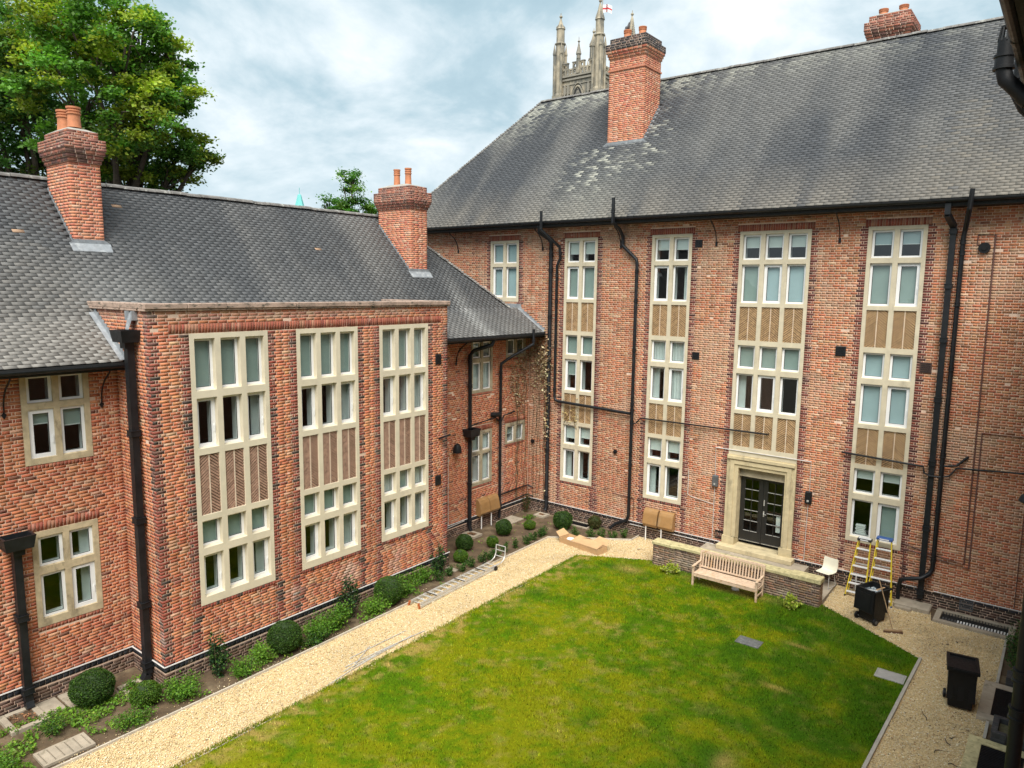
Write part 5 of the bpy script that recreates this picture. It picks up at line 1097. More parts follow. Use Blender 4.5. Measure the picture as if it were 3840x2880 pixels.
# dry leaves and chippings on the soil
n = 2600; x = np.r_[rng.uniform(.4, 2.8, 1700), rng.uniform(.5, 5.0, 900)]; y = np.r_[rng.uniform(-20, -7, 1700), rng.uniform(-6.5, -.3, 900)]; k = ~((x > 2.75) & (y < -2.3)) & (y < -.3); x, y = x[k], y[k]; n = len(x)
V, C, _ = leaves(np.c_[x, y, rng.uniform(.004, .02, n)], .035, leaf_cols(n, (.26, .19, .11), .35, (.12, .08, .045), .4), up=2.5); dl = stuff(big_mesh('leaf_litter', V, C, LF, M['dry_leaf'], None)); tag(dl, 'dry leaves and chippings scattered on the soil', 'litter')
# dead creeper in the corner
t = thing('dead_creeper', 'dead brown creeper clinging in the corner below the low eaves', 'creeper', (0, 0, 0))
mb = MB()
for i in range(14):
    y0 = -.02; z = .4; x0, yy = (.02+random.random()*.03, -random.uniform(.1, 1.0)) if i < 7 else (random.uniform(.1, .95), -.03); pts = []
    for j in range(9):
        pts.append((x0 if i < 7 else x0+random.uniform(-.08, .08), (yy+random.uniform(-.12, .12)) if i < 7 else -.03, z)); z += random.uniform(.5, .85)
        if z > 7.1: break
    pts = [(max(.015, p[0]), min(-.015, p[1]), p[2]) for p in pts]; mb.tube(pts, .007, 4)
mb.build('stems', M['stem'], t)
def dryl(n, cx_, cy_, cz_, sx_, sy_, sz_):
    P = np.c_[rng.normal(cx_, sx_, n), rng.normal(cy_, sy_, n), rng.normal(cz_, sz_, n)]; P[:, 0] = np.clip(P[:, 0], .02, 1.2); P[:, 1] = np.clip(P[:, 1], -3, -.03); return P
P = np.concatenate([dryl(420, .55, -.05, 6.6, .25, .03, .35), dryl(420, .90, -.20, 6.0, .12, .05, .45), dryl(240, .04, -.5, 6.3, .02, .25, .4), dryl(170, .04, -1.15, 5.55, .02, .16, .40), dryl(90, .04, -.75, 4.9, .02, .2, .35), dryl(80, .3, -.05, 5.4, .25, .02, .4), dryl(170, 1.08, -.26, 4.7, .06, .03, 1.3)])
V, C, _ = leaves(P, .085, leaf_cols(len(P), (.36, .26, .14), .35, (.50, .42, .27), .35), aspect=.7); big_mesh('leaves', V, C, LF, M['dry_leaf'], t)
t = thing('dead_creeper', 'dead creeper leaves on the lower panel of the corner window column', 'creeper', (0, 0, 0))
P = np.c_[rng.uniform(1.72, 2.45, 110), np.full(110, -.03)-rng.random(110)*.05, rng.normal(4.25, .22, 110)]; V, C, _ = leaves(P, .075, leaf_cols(110, (.42, .30, .13), .3, (.5, .4, .2), .3), aspect=.7); big_mesh('leaves', V, C, LF, M['dry_leaf'], t)
mb = MB(); mb.tube([(1.75, -.03, 3.8), (2.0, -.03, 4.3), (2.3, -.03, 4.6)], .006, 4); mb.tube([(2.4, -.03, 3.7), (2.2, -.03, 4.2), (1.9, -.03, 4.7)], .006, 4); mb.build('stems', M['stem'], t)
# ------------------------------------------------------------------ trees beyond the roofs
def tree(name, label, base, blobs, trunk_top, nleaf, lsz, col, alt, seed, tr=.45):
    """blobs: (x,y,z,r) masses of foliage; limbs run from the trunk to every mass; leaf clumps fill an uneven shell"""
    t = thing(name, label, 'tree', base); b = np.array(base); rs = random.Random(seed)
    mb = MB(); tt = np.array(trunk_top)-b; mb.tube([(0, 0, -.4), tuple(tt*.5+np.array([.15, -.1, 0])), tuple(tt)], [tr, tr*.8, tr*.6], 10)
    for (x, y, z, r) in blobs:
        e = np.array([x, y, z])-b; m = tt*.85+(e-tt*.85)*.5+np.array([rs.uniform(-.4, .4), rs.uniform(-.4, .4), -.3]); mb.tube([tuple(tt*.85), tuple(m), tuple(e)], [tr*.45, tr*.25, tr*.07], 7)
        for q in range(7):
            u = np.array([rs.gauss(0, 1), rs.gauss(0, 1), rs.gauss(.2, .8)]); u /= np.linalg.norm(u); mb.tube([tuple(m+(e-m)*.6), tuple(e+u*r*.45), tuple(e+u*r*.85)], [tr*.10, tr*.06, tr*.02], 5)
    mb.build('trunk', M['bark'], t, smooth=True)
    R3 = np.array([q[3]**2 for q in blobs]); cnt = (nleaf*R3/R3.sum()).astype(int); Vs, Cs = [], []
    for (x, y, z, r), n in zip(blobs, cnt):
        nc = max(6, int(r*r*8)); u = rng.normal(0, 1, (nc, 3)); u /= np.linalg.norm(u, axis=1)[:, None]; rad = r*(.50+.62*rng.random(nc)**.7)
        cc = np.array([x, y, z])+u*rad[:, None]*np.array([1, 1, .9]); w = rng.integers(0, nc, n); cs = rng.uniform(.16, .34, nc)*max(.8, min(1.3, r/2))
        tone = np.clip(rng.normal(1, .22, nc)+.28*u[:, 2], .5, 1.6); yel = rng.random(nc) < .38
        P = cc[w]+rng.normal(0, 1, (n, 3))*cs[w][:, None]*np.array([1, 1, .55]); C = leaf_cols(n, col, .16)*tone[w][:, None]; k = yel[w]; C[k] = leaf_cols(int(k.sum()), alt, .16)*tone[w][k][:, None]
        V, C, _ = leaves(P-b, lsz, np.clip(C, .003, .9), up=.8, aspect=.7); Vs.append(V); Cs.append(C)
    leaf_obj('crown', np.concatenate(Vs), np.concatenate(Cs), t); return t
def blob(px, py, rpx, dist):
    p = at_dist(px, py, dist); return (*p, rpx*dist/FPX)
TB_ = [blob(*q) for q in ((330, 120, 160, 38), (470, 170, 150, 36), (560, 260, 130, 37), (600, 400, 140, 36), (690, 520, 110, 37), (560, 560, 150, 38), (430, 420, 170, 35), (280, 330, 150, 36), (330, 560, 130, 38), (640, 650, 80, 37), (250, 200, 120, 40), (480, 660, 110, 40), (180, 100, 130, 40), (540, 110, 70, 38), (625, 180, 60, 38), (740, 590, 55, 37))]
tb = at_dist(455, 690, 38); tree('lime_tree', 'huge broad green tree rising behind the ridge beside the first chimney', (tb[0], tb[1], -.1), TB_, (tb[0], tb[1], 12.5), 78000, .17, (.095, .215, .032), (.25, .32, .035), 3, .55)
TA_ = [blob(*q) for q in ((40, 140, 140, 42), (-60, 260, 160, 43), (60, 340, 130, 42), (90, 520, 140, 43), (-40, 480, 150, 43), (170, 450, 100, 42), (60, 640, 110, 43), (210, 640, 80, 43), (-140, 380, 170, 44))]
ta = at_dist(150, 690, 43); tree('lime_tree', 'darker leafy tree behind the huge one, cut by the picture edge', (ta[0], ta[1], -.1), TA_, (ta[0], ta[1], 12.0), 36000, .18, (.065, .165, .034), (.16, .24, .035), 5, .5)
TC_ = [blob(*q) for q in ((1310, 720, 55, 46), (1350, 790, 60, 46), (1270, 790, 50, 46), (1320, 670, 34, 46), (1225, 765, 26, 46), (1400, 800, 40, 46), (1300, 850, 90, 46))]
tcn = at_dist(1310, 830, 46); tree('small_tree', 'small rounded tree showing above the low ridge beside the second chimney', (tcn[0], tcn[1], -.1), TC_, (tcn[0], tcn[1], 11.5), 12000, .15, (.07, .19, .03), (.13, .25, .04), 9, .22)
# distant copper-green spire
sp = at_dist(1124, 778, 200)
t = thing('distant_spire', 'tiny pale teal spire on the skyline beside the small tree', 'spire', (sp[0], sp[1], -.3)); z0 = sp[2]+.3
mb = MB(); mb.lathe([(1.5, -4), (1.3, 0), (.75, 2.0), (.45, 3.2), (.10, 3.4)], (0, 0, z0), 6); mb.build('roof', M['verdigris'], t)
mb = MB(); mb.tube([(0, 0, z0+3.3), (0, 0, z0+5.0)], .08, 5); mb.build('mast', M['verdigris'], t)
mb = MB(); mb.box(-1.6, 1.6, -1.6, 1.6, 0, z0-4); mb.build('shaft', M['tower_stone'], t)
# ------------------------------------------------------------------ church tower
t = thing('church_tower', 'gothic stone church tower with crocketed corner pinnacles and flag', 'tower', (0, 0, -.3))
X0, X1, Y0, Y1 = -57.6, -49.5, 85.0, 96.0; ZP = 45.9
mb = MB(); mb.box(X0, X1, Y0, Y1, 0, ZP-.0); mb.build('shaft', M['tower_stone'], t)
FTs = [(Fr((0, Y0, 0), (1, 0, 0), (0, -1, 0)), X0, X1), (Fr((X1, 0, 0), (0, 1, 0), (1, 0, 0)), Y0, Y1)]
for F, a, b in FTs:
    mb = MB()
    for z_, dd, hh in ((ZP-.2, .35, .25), (ZP-.75, .22, .3), (ZP-1.5, .12, .12)): fbox(mb, F, a+.6, b-.6, z_, z_+hh, 0, dd)
    mb.build('string_course', M['tower_dark'], t)
    # pierced, battlemented parapet
    c = (a+b)/2; n = 9; st = (b-a-1.4)/n
    mb = MB(); holes = [(a+.7+st*i+st*.2, a+.7+st*(i+.8), ZP+.35, ZP+.95) for i in range(n)]
    plate(mb, F, a+.7, b-.7, ZP+.05, ZP+1.2, holes, -.25, .15); par = mb.build('parapet', M['tower_stone'], t)
    for i in range(n):
        mb = MB(); u = a+.7+st*(i+.5); mb.bar(F(u-st*.3, ZP+.36, 0), F(u+st*.3, ZP+.94, 0), .10, .10); mb.bar(F(u+st*.3, ZP+.36, .02), F(u-st*.3, ZP+.94, .02), .10, .10); mb.build('tracery', M['tower_stone'], par)
    for (p, q) in ((a+.7, a+1.9), (c-1.2, c-.25), (c+.25, c+1.2), (b-1.9, b-.7)):
        mb = MB(); plate(mb, F, p, q, ZP+1.2, ZP+2.1, [(p+.25, q-.25, ZP+1.35, ZP+1.85)], -.25, .13); m_ = mb.build('merlon', M['tower_stone'], par)
        mb = MB(); fbox(mb, F, p-.08, q+.08, ZP+2.1, ZP+2.25, -.3, .2); mb.build('merlon_cap', M['tower_dark'], m_)
    mb = MB(); u0_, u1_ = c-.3, c+.3; fbox(mb, F, u0_, u1_, ZP+.2, ZP+2.6, -.1, .35); mb.build('buttress', M['tower_stone'], par)
    pc = F(c, 0, .1); mb = MB(); mb.lathe([(.36, ZP+2.6), (.36, ZP+3.2), (.5, ZP+3.3), (.2, ZP+4.6), (.1, ZP+5.2), (.25, ZP+5.35), (.06, ZP+5.6), (.04, ZP+6.1)], (pc[0], pc[1], 0), 8); mb.build('pinnacle', M['tower_dark'], par)
    # pointed belfry window with tracery
    w, zs, zt = 1.45, ZP-4.6, ZP-1.9; arch = []
    for i in range(9):
        f = i/8; arch.append((c-w+w*f, zs+(zt-zs)*math.sin(f*math.pi/2)**.85))
    poly = arch+[(2*c-u, z) for u, z in arch[::-1][1:]]+[(c+w, ZP-9), (c-w, ZP-9)]
    mb = MB(); mb.prism([F(u, z, .02) for u, z in poly], F.D*.03); wn_ = mb.build('belfry_window', M['tower_louvre'], t)
    mb = MB(); ring = arch+[(2*c-u, z) for u, z in arch[::-1][1:]]
    mb.tube([F(u, z, .12) for u, z in ring], .17, 6); mb.tube([F(c+(u-c)*1.22, zs+(z-zs)*1.2, .1) for u, z in ring], .10, 6); mb.build('arch', M['tower_stone'], wn_)
    mb = MB()
    for du in (-.5, .5): mb.bar(F(c+du, ZP-9, .1), F(c+du, zs+1.1, .1), .14, .14); mb.bar(F(c+du, zs+1.0, .1), F(c, zt-.5, .1), .12, .12); mb.bar(F(c+du, zs+1.0, .1), F(c+du*2.3, zs+1.6, .1), .12, .12)
    mb.bar(F(c, zs+.3, .1), F(c, zt-.3, .1), .12, .12); mb.build('tracery', M['tower_dark'], wn_)
    for du in (-2.6, -1.9, 2.2): 
        mb = MB(); p = F(c+du, ZP-2.4, .05); mb.box(p[0]-.25, p[0]+.25, p[1]-.25, p[1]+.25, p[2]-.6, p[2]+.6); mb.box(p[0]-.12, p[0]+.12, p[1]-.3, p[1]+.3, p[2]-.9, p[2]+.9); mb.build('carved_boss', M['tower_dark'], t)
def big_pinnacle(x, y, top):
    mb = MB(); mb.box(x-.95, x+.95, y-.95, y+.95, 0, ZP-3.0)
    mb.lathe([(.95, ZP-3.0), (.80, ZP-2.6), (.78, ZP+5.4), (.98, ZP+5.6), (.98, ZP+5.75), (.72, ZP+5.9), (.70, ZP+8.0), (.86, ZP+8.1), (.62, ZP+8.3), (.30, top-1.6), (.12, top-.9), (.28, top-.7), (.28, top-.55), (.08, top-.4), (.05, top)], (x, y, 0), 8)
    for sx_, sy_ in ((-1, -1), (1, -1), (1, 1), (-1, 1)):
        mb.tube([(x+sx_*.72, y+sy_*.72, 40), (x+sx_*.72, y+sy_*.72, ZP+3.8)], .22, 6); mb.lathe([(.30, ZP+3.8), (.32, ZP+4.0), (.10, ZP+5.2), (.03, ZP+5.6)], (x+sx_*.72, y+sy_*.72, 0), 6)
    p = mb.build('corner_pinnacle', M['tower_stone'], t)
    for k_ in range(7):
        z = ZP+8.3+(top-2.0-ZP-8.3)*k_/6.5; r = .66-.50*k_/7
        for q in range(4):
            a = math.pi/4+q*math.pi/2; mb = MB(); mb.box(x+math.cos(a)*r-.10, x+math.cos(a)*r+.10, y+math.sin(a)*r-.10, y+math.sin(a)*r+.10, z-.05, z+.20); mb.build('crocket', M['tower_dark'], p)
for (x, y, tp) in ((X0+.1, Y0+.1, 56.7), (X1-.1, Y0+.1, 57.6), (X1-.1, Y1-.1, 58.6), (X0+.1, Y1-.1, 57.2)): big_pinnacle(x, y, tp)
mb = MB(); fx, fy = -50.95, 88.0; mb.tube([(fx, fy, 44), (fx, fy, 58.6)], .07, 6); fp = mb.build('flagpole', M['tower_stone'], t)
def flagpart(name, mat, u0, u1, v0, v1, off):
    mb = MB(); n = 10; vs = []
    for i in range(n+1):
        f = u0+(u1-u0)*i/n; s_ = .18*math.sin(f*7); dr = -.55*f*f
        for v in (v0, v1): vs.append((fx+.05+1.75*f, fy+s_+off, 57.5-1.25*v+dr))
    mb.add(vs, [(2*i, 2*i+2, 2*i+3, 2*i+1) for i in range(n)]); return mb.build(name, M[mat], fp)
flagpart('flag', 'flag_white', 0, 1, 0, 1, 0); flagpart('flag_cross', 'flag_red', 0, 1, .40, .60, -.02); flagpart('flag_cross', 'flag_red', .40, .56, 0, 1, -.025)
# ================================================================== garden wall
gw = thing('garden_wall', 'low brick garden wall with lichened yellow coping slabs before the door', 'wall', (6.98, -2.20, 0))
GF = Fr((0, 0, 0), (1, 0, 0), (0, -1, 0)); LW, TW = 5.35, .33
B = Bricks()
def gtint(u, z, c):
    k = np.clip((fbm(u*.9, z*2, 131)-.50)*5, 0, 1)*np.clip((.62-z)/.3, 0, 1)*(1 if .8 < u < 4.6 else .2); return c*(1-.6*k)+np.array([.36, .31, .25])*.6*k
for F, a, b, dd in ((GF, .78, LW-.82, 0.0), (GF, 0.0, .77, .05), (GF, LW-.81, LW, .02)): B.lay(F, a, b, -.03, .72, (), (), 'stretcher', 'garden', dd, 0, gtint)
FE = Fr((LW, 0, 0), (0, 1, 0), (1, 0, 0)); B.lay(FE, -.02, TW, -.03, .72, (), (), 'flemish', 'garden', 0.0); FW = Fr((0, 0, 0), (0, -1, 0), (-1, 0, 0)); B.lay(FW, -TW, .05, -.03, .72, (), (), 'flemish', 'garden', 0.0)
FK = Fr((0, TW, 0), (-1, 0, 0), (0, 1, 0)); B.lay(FK, -LW, 0, -.03, .72, (), (), 'stretcher', 'garden', 0.0)
mb = MB(); mb.box(.006, LW-.006, .006, TW-.006, -.05, .725); mb.box(.006, .765, -.043, .006, -.05, .725); mb.box(LW-.80, LW-.006, -.014, .006, -.05, .725); core = mb.build('wall_core', M['mortar_dark'], gw)
pieces('brick', 'brickwork', B.corners(), B.C, FR5, M['brick'], core)
xs = [0, .80, 1.75, 2.7, 3.65, LW-.84]
for i, (a, b) in enumerate(list(zip(xs[:-1], xs[1:]))+[(LW-.84, LW)]):
    o = .05 if i == 0 else .02 if i == 6-1 else 0; mb = MB(); zt = .83+(.035 if i in (5,) else 0)+rng.uniform(-.004, .004)
    mb.box(a-.02+(.0 if i else -.02), b-.006+(.03 if b == LW else 0), -o-.035, TW+.03, .73, zt); mb.build('coping_slab', M['coping'], gw, bevel=.012)
# ================================================================== bench
bn = thing('garden_bench', 'pale wooden slatted garden bench against the low brick wall', 'bench', (9.76, -2.75, 0))
W2 = 1.0
for sx_ in (-1, 1):
    x = sx_*W2
    mb = MB(); mb.box(x-.03, x+.03, -.29, -.23, 0, .61); mb.build('leg', M['teak'], bn, bevel=.006)
    mb = MB(); mb.bar((x, .27, 0), (x, .27, .42), .06, .06); mb.bar((x, .27, .41), (x, .36, .98), .06, .055, up=(0, 1, 0)); mb.build('leg', M['teak'], bn, bevel=.006)
    mb = MB(); mb.bar((x, -.32, .635), (x, -.02, .645), .075, .035); mb.bar((x, -.03, .645), (x, .29, .655), .065, .035); mb.build('armrest', M['teak'], bn, bevel=.008)
    mb = MB(); mb.bar((x, -.23, .17), (x, .24, .17), .03, .05); mb.build('side_stretcher', M['teak'], bn, bevel=.004)
    mb = MB(); mb.bar((x, -.23, .37), (x, .24, .36), .03, .07); mb.build('seat_rail', M['teak'], bn, bevel=.004)
mb = MB(); mb.box(-W2+.03, W2-.03, -.285, -.255, .32, .405); mb.build('front_rail', M['teak'], bn, bevel=.005)
for i in range(6): mb = MB(); y = -.29+i*.088; z = .415-.012*math.sin(i/5*3.1); mb.box(-W2+.02, W2-.02, y, y+.075, z, z+.02); mb.build('seat_slat', M['teak'], bn, bevel=.004)
mb = MB(); mb.bar((-W2+.02, .36, .955), (W2-.02, .36, .955), .045, .085, up=(0, .15, 1)); mb.build('top_rail', M['teak'], bn, bevel=.008)
mb = MB(); mb.bar((-W2+.02, .285, .475), (W2-.02, .285, .475), .035, .05, up=(0, .15, 1)); mb.build('back_rail', M['teak'], bn, bevel=.005)
for i in range(21):
    x = -W2+.075+i*(2*W2-.15)/20; mb = MB(); mb.bar((x, .287, .49), (x, .352, .925), .046, .016, up=(0, 1, 0)); mb.build('back_slat', M['teak'], bn, bevel=.003)
mb = MB(); mb.lathe([(.02, 0), (.08, .02), (.09, .06), (.05, .10), (.01, .11)], (9.95, -2.55, .01), 9); o = mb.build('crumpled_paper', M['paper'], None)
for v in o.data.vertices: v.co.x = 9.95+(v.co.x-9.95)*1.5*random.uniform(.7, 1.2); v.co.y += random.uniform(-.02, .02)
tag(o, 'crumpled white paper on the grass under the bench', 'litter')
# ================================================================== stacking chair
c = thing('stacking_chair', 'ivory plastic shell chair on thin metal legs by the wall', 'chair', (12.08, -.52, .075), math.radians(-14))
def shell(mb, prof, w):
    n = len(prof); vs = []; m = 8
    for (y, z, wd) in prof:
        for j in range(m+1):
            f = j/m*2-1; vs.append((f*w*wd, y-.025*f*f, z+.018*f*f))
    k = len(vs); vs += [(a, b+.006, c_-.008) for a, b, c_ in vs]; fs = []
    for i in range(n-1):
        for j in range(m): q = i*(m+1)+j; fs += [(q, q+1, q+m+2, q+m+1), (k+q+m+1, k+q+m+2, k+q+1, k+q)]
    mb.add(vs, fs)
mb = MB(); shell(mb, [(-.22, .455, .88), (-.20, .47, .95), (-.05, .455, 1), (.12, .455, 1), (.19, .475, 1), (.225, .54, 1), (.245, .65, 1), (.265, .80, .98), (.275, .84, .9)], .235); mb.build('seat_shell', M['seat_white'], c, smooth=True)
for sx_ in (-1, 1):
    for (yt, yb) in ((-.15, -.22), (.14, .22)): mb = MB(); mb.tube([(sx_*.17, yt, .445), (sx_*.20, yb, .0)], .011, 8); mb.build('leg', M['alu_dull'], c, smooth=True)
    mb = MB(); mb.tube([(sx_*.20, -.22, .02), (sx_*.20, .22, .02)], .010, 6); mb.build('runner', M['alu_dull'], c, smooth=True)
mb = MB(); mb.tube([(-.17, -.15, .44), (.17, -.15, .44)], .010, 6); mb.tube([(-.17, .14, .44), (.17, .14, .44)], .010, 6); mb.build('seat_frame', M['alu_dull'], c)
# ================================================================== step ladders leaning by the window
def step_ladder(label, xf0, xf1, xt0, xt1, zt, yf, yt, cap, logo):
    t = thing('step_ladder', label, 'ladder', ((xf0+xf1)/2, yf, 0)); ox, oy = (xf0+xf1)/2, yf
    A = lambda f, s: Vector(((xf0 if s < 0 else xf1)*(1-f)+(xt0 if s < 0 else xt1)*f-ox, (yf*(1-f)+yt*f)-oy, zt*f))
    for s in (-1, 1):
        mb = MB(); mb.bar(A(0, s), A(1, s), .028, .075, up=(0, 1, 0)); mb.build('rail', M['yellow'], t, bevel=.004)
        mb = MB(); mb.bar(A(0, s)+Vector((-s*.045, .10, .02)), A(1, s)+Vector((-s*.02, .07, -.06)), .024, .04, up=(0, 1, 0)); mb.build('rear_rail', M['yellow'], t, bevel=.003)
        mb = MB(); p = A(.0, s); mb.bar(p, p+Vector((0, .0, .05)), .04, .09, up=(0, 1, 0)); mb.build('foot', M['blue_plastic' if logo else 'seal'], t)
    for i in range(6):
        f = .09+i*.152; p, q = A(f, -1), A(f, 1); mb = MB(); mb.bar(p+Vector((.012, -.01, 0)), q+Vector((-.012, -.01, 0)), .105, .028, up=(0, 0, 1)); mb.build('tread', M['white_tread'], t, bevel=.003)
        if i in (1, 3): mb = MB(); mb.bar(p+Vector((.04, .11, .05)), q+Vector((-.04, .11, .05)), .02, .03); mb.build('rear_brace', M['alu_dull'], t)
    p, q = A(1, -1), A(1, 1); mb = MB(); mb.bar(p+Vector((-.03, .02, .03)), q+Vector((.03, .02, .03)), .20, .075, up=(0, 0, 1)); cp = mb.build('top_cap', M[cap], t, bevel=.012)
    mb = MB(); mb.bar(p+Vector((.06, -.082, .03)), q+Vector((-.06, -.082, .03)), .006, .03, up=(0, 0, 1)); mb.build('cap_label', M['upvc'], cp)
    if not logo: mb = MB(); mb.bar(p+Vector((0, .02, .07)), q+Vector((0, .02, .07)), .15, .008, up=(0, 0, 1)); mb.build('cap_tray', M['white_tread'], cp)
step_ladder('yellow stepladder with a black and white top cap, leaning by the chair', 12.70, 13.26, 12.88, 13.22, 1.70, -.72, -.30, 'seal', False)
step_ladder('yellow stepladder with a bright blue top cap', 13.30, 13.99, 13.40, 13.78, 1.85, -.78, -.30, 'blue_plastic', True)
mb = MB(); mb.tube([(12.86, -.12, .02), (12.86, -.12, .46), (12.88, -.10, .52), (12.90, -.05, .53)], .024, 10); tag(mb.build('white_waste_pipe', M['white_pipe'], None, smooth=True), 'short white waste pipe standing behind the stepladders', 'pipe')
# ================================================================== wheelie bins
def wheelie_bin(label, loc, rz, opened):
    t = thing('wheelie_bin', label, 'bin', (*loc, 0), rz)
    # local: back (hinge, wheels) at +y
    def frus(z0, z1, w0, d0, w1, d1, yo0=0, yo1=0): return [(sx_*w/2, sy_*dd/2+yo, z) for (w, dd, z, yo) in ((w0, d0, z0, yo0), (w1, d1, z1, yo1)) for sx_, sy_ in ((-1, -1), (1, -1), (1, 1), (-1, 1))]
    mb = MB(); vs = frus(.05, .96, .46, .48, .55, .66, .02, 0); vi = frus(.30, .965, .46, .52, .52, .62)
    mb.add(vs, [(3, 2, 1, 0), (0, 1, 5, 4), (1, 2, 6, 5), (2, 3, 7, 6), (3, 0, 4, 7)]); mb.add(vi, [(0, 1, 2, 3), (4, 5, 1, 0), (5, 6, 2, 1), (6, 7, 3, 2), (7, 4, 0, 3)])
    body = mb.build('body', M['plastic_black'], t, bevel=.012)
    for k_ in range(3): mb = MB(); mb.box(-.27+k_*.21, -.15+k_*.21, -.305+.02, -.295+.02, .25, .75); mb.build('panel', M['plastic_black'], body)
    mb = MB(); plate(mb, Fr((0, 0, 0), (1, 0, 0), (0, 0, 0)), 0, 0, 0, 0, [], 0, 0) if False else None
    mb = MB()
    for a, b, c_, d_ in ((-.31, .31, -.37, -.315), (-.31, .31, .315, .37), (-.31, -.262, -.315, .315), (.262, .31, -.315, .315)): mb.box(a, b, c_, d_, .945, .985)
    mb.build('rim', M['plastic_black'], t)
    mb = MB(); mb.tube([(-.24, .41, 1.0), (.24, .41, 1.0)], .016, 8); mb.build('handle', M['plastic_black'], t, smooth=True)
    mb = MB()
    for sx_ in (-1, 1): mb.box(sx_*.24-.02, sx_*.24+.02, .34, .42, .97, 1.015)
    mb.build('handle_lug', M['plastic_black'], t)
    for sx_ in (-1, 1):
        mb = MB(); mb.tube([(sx_*.255, .25, .10), (sx_*.31, .25, .10)], .10, 18); wh = mb.build('wheel', M['plastic_black'], t, smooth=True)
        mb = MB(); mb.tube([(sx_*.31, .25, .10), (sx_*.318, .25, .10)], .05, 12); mb.build('hub', M['plastic_grey'], wh)
    mb = MB(); mb.tube([(-.26, .25, .10), (.26, .25, .10)], .014, 8); mb.build('axle', M['alu_dull'], t)
    if opened:
        mb = MB(); mb.bar((0, .395, .97), (0, .425, .36), .58, .03, up=(0, 1, 0)); ld = mb.build('lid', M['plastic_black'], t, bevel=.012)
        mb = MB(); mb.bar((0, .425, .90), (0, .445, .45), .44, .012, up=(0, 1, 0)); mb.build('lid_rib', M['plastic_black'], ld)
    else:
        mb = MB()
        for a, b, c_, d_ in ((-.31, .31, -.39, -.33), (-.31, .31, .31, .38), (-.31, -.25, -.33, .31), (.25, .31, -.33, .31)): mb.box(a, b, c_, d_, .987, 1.045)
        mb.box(-.25, .25, -.33, .31, .985, 1.005); ld = mb.build('lid', M['plastic_black'], t)
        mb = MB(); mb.box(-.20, .20, -.405, -.39, 1.0, 1.03); mb.build('lid_grip', M['plastic_black'], ld)
    return t
wb = wheelie_bin('open black wheelie bin full of rubbish in front of the stepladders', (13.72, -2.02), math.radians(180-24), True)
wheelie_bin('closed black wheelie bin standing alone on gravel by the stone kerb', (16.22, -5.42), math.radians(8), False)
r_ = thing('rubbish_sheet', 'white sheet of board thrown into the open bin', 'rubbish', (13.66, -2.12, .90), math.radians(-18)); mb = MB(); mb.bar((-.22, -.05, -.02), (.2, .02, .05), .24, .012, up=(0, .3, 1)); mb.build('sheet', M['paper'], r_)
r_ = thing('rubbish_card', 'scrap of brown card sticking out of the open bin', 'rubbish', (13.86, -1.98, .90), math.radians(25)); mb = MB(); mb.bar((-.1, 0, 0), (.12, .02, .10), .16, .008, up=(0, .3, 1)); mb.build('card', M['card'], r_)
# dark bin liner inside
t = thing('bin_liner', 'crinkled grey plastic liner inside the open bin', 'liner', (13.72, -2.02, .62), math.radians(156)); n = 12; vs = []; mb = MB()
M['liner'] = simple('grey_liner', (.16, .20, .23), .3, .5, 18, bstr=.6, bscale=25, stains=((.45, .5, .52), 16, .6, None))
for i in range(n+1):
    for j in range(n+1): vs.append(((i/n-.5)*.50, (j/n-.5)*.58, .05+random.uniform(0, .07)+.22*max(abs(i/n-.5), abs(j/n-.5))**2*4*.6))
mb.add(vs, [(i*(n+1)+j, (i+1)*(n+1)+j, (i+1)*(n+1)+j+1, i*(n+1)+j+1) for i in range(n) for j in range(n)]); mb.build('film', M['liner'], t)
# ================================================================== broom
br = thing('broom', 'wide brown yard broom propped against the open bin', 'broom', (14.36, -2.52, 0)); mb = MB(); d_ = Vector((-.48, .30, 1.22)); h0 = Vector((-.02, .02, .07)); mb.tube([h0, h0+d_], .014, 8); mb.build('handle', M['wood_pole'], br, smooth=True)
mb = MB(); mb.bar((-.20, -.10, .075), (.20, .10, .095), .06, .045); hd = mb.build('head', M['wood_pole'], br, bevel=.006)
for i in range(14): f = i/13-.5; mb = MB(); c0 = Vector((.39*f, .19*f, .055)); mb.bar(c0, c0+Vector((random.uniform(-.01, .01), random.uniform(-.01, .01), -.055)), .026, .055, up=(1, .5, 0)); mb.build('bristle_tuft', M['bristle'], hd)
# ================================================================== aluminium roof ladder lying along the bed
la = thing('roof_ladder', 'long aluminium roof ladder with curved hook lying along the path edge', 'ladder', (3.17, -9.68, 0), math.radians(2.5))
for z, off, yl in ((.05, 0.0, 3.75), (.125, .0, 3.9)):
    for x in (-.205, .205):
        xx = x*(1 if z < .1 else .86); mb = MB(); mb.bar((xx, off, z), (xx, yl, z+.0), .026, .062, up=(0, 0, 1)); ra = mb.build('rail', M['alu'], la, bevel=.003)
        mb = MB(); mb.box(xx-.018, xx+.018, off-.03, off+.03, z-.036, z+.036); mb.build('end_cap', M['orange'], ra)
    for i in range(14):
        y = .22+i*.26
        if y > yl-.1: break
        xx = .205*(1 if z < .1 else .86); mb = MB(); mb.tube([(-xx, y+(.1 if z > .1 else 0), z), (xx, y+(.1 if z > .1 else 0), z)], .016, 8); mb.build('rung', M['alu_dull'], la, smooth=True)
for i in (1, 6, 10): mb = MB(); y = .45+i*.26; mb.box(-.225, .225, y, y+.03, .155, .168); mb.build('strap', M['seal'], la)
for x in (-.19, .19):
    mb = MB(); mb.tube([(x, 3.55, .13), (x, 3.95, .13), (x, 4.12, .20), (x, 4.20, .34), (x, 4.22, .62)], .020, 10); mb.build('hook', M['alu'], la, smooth=True)
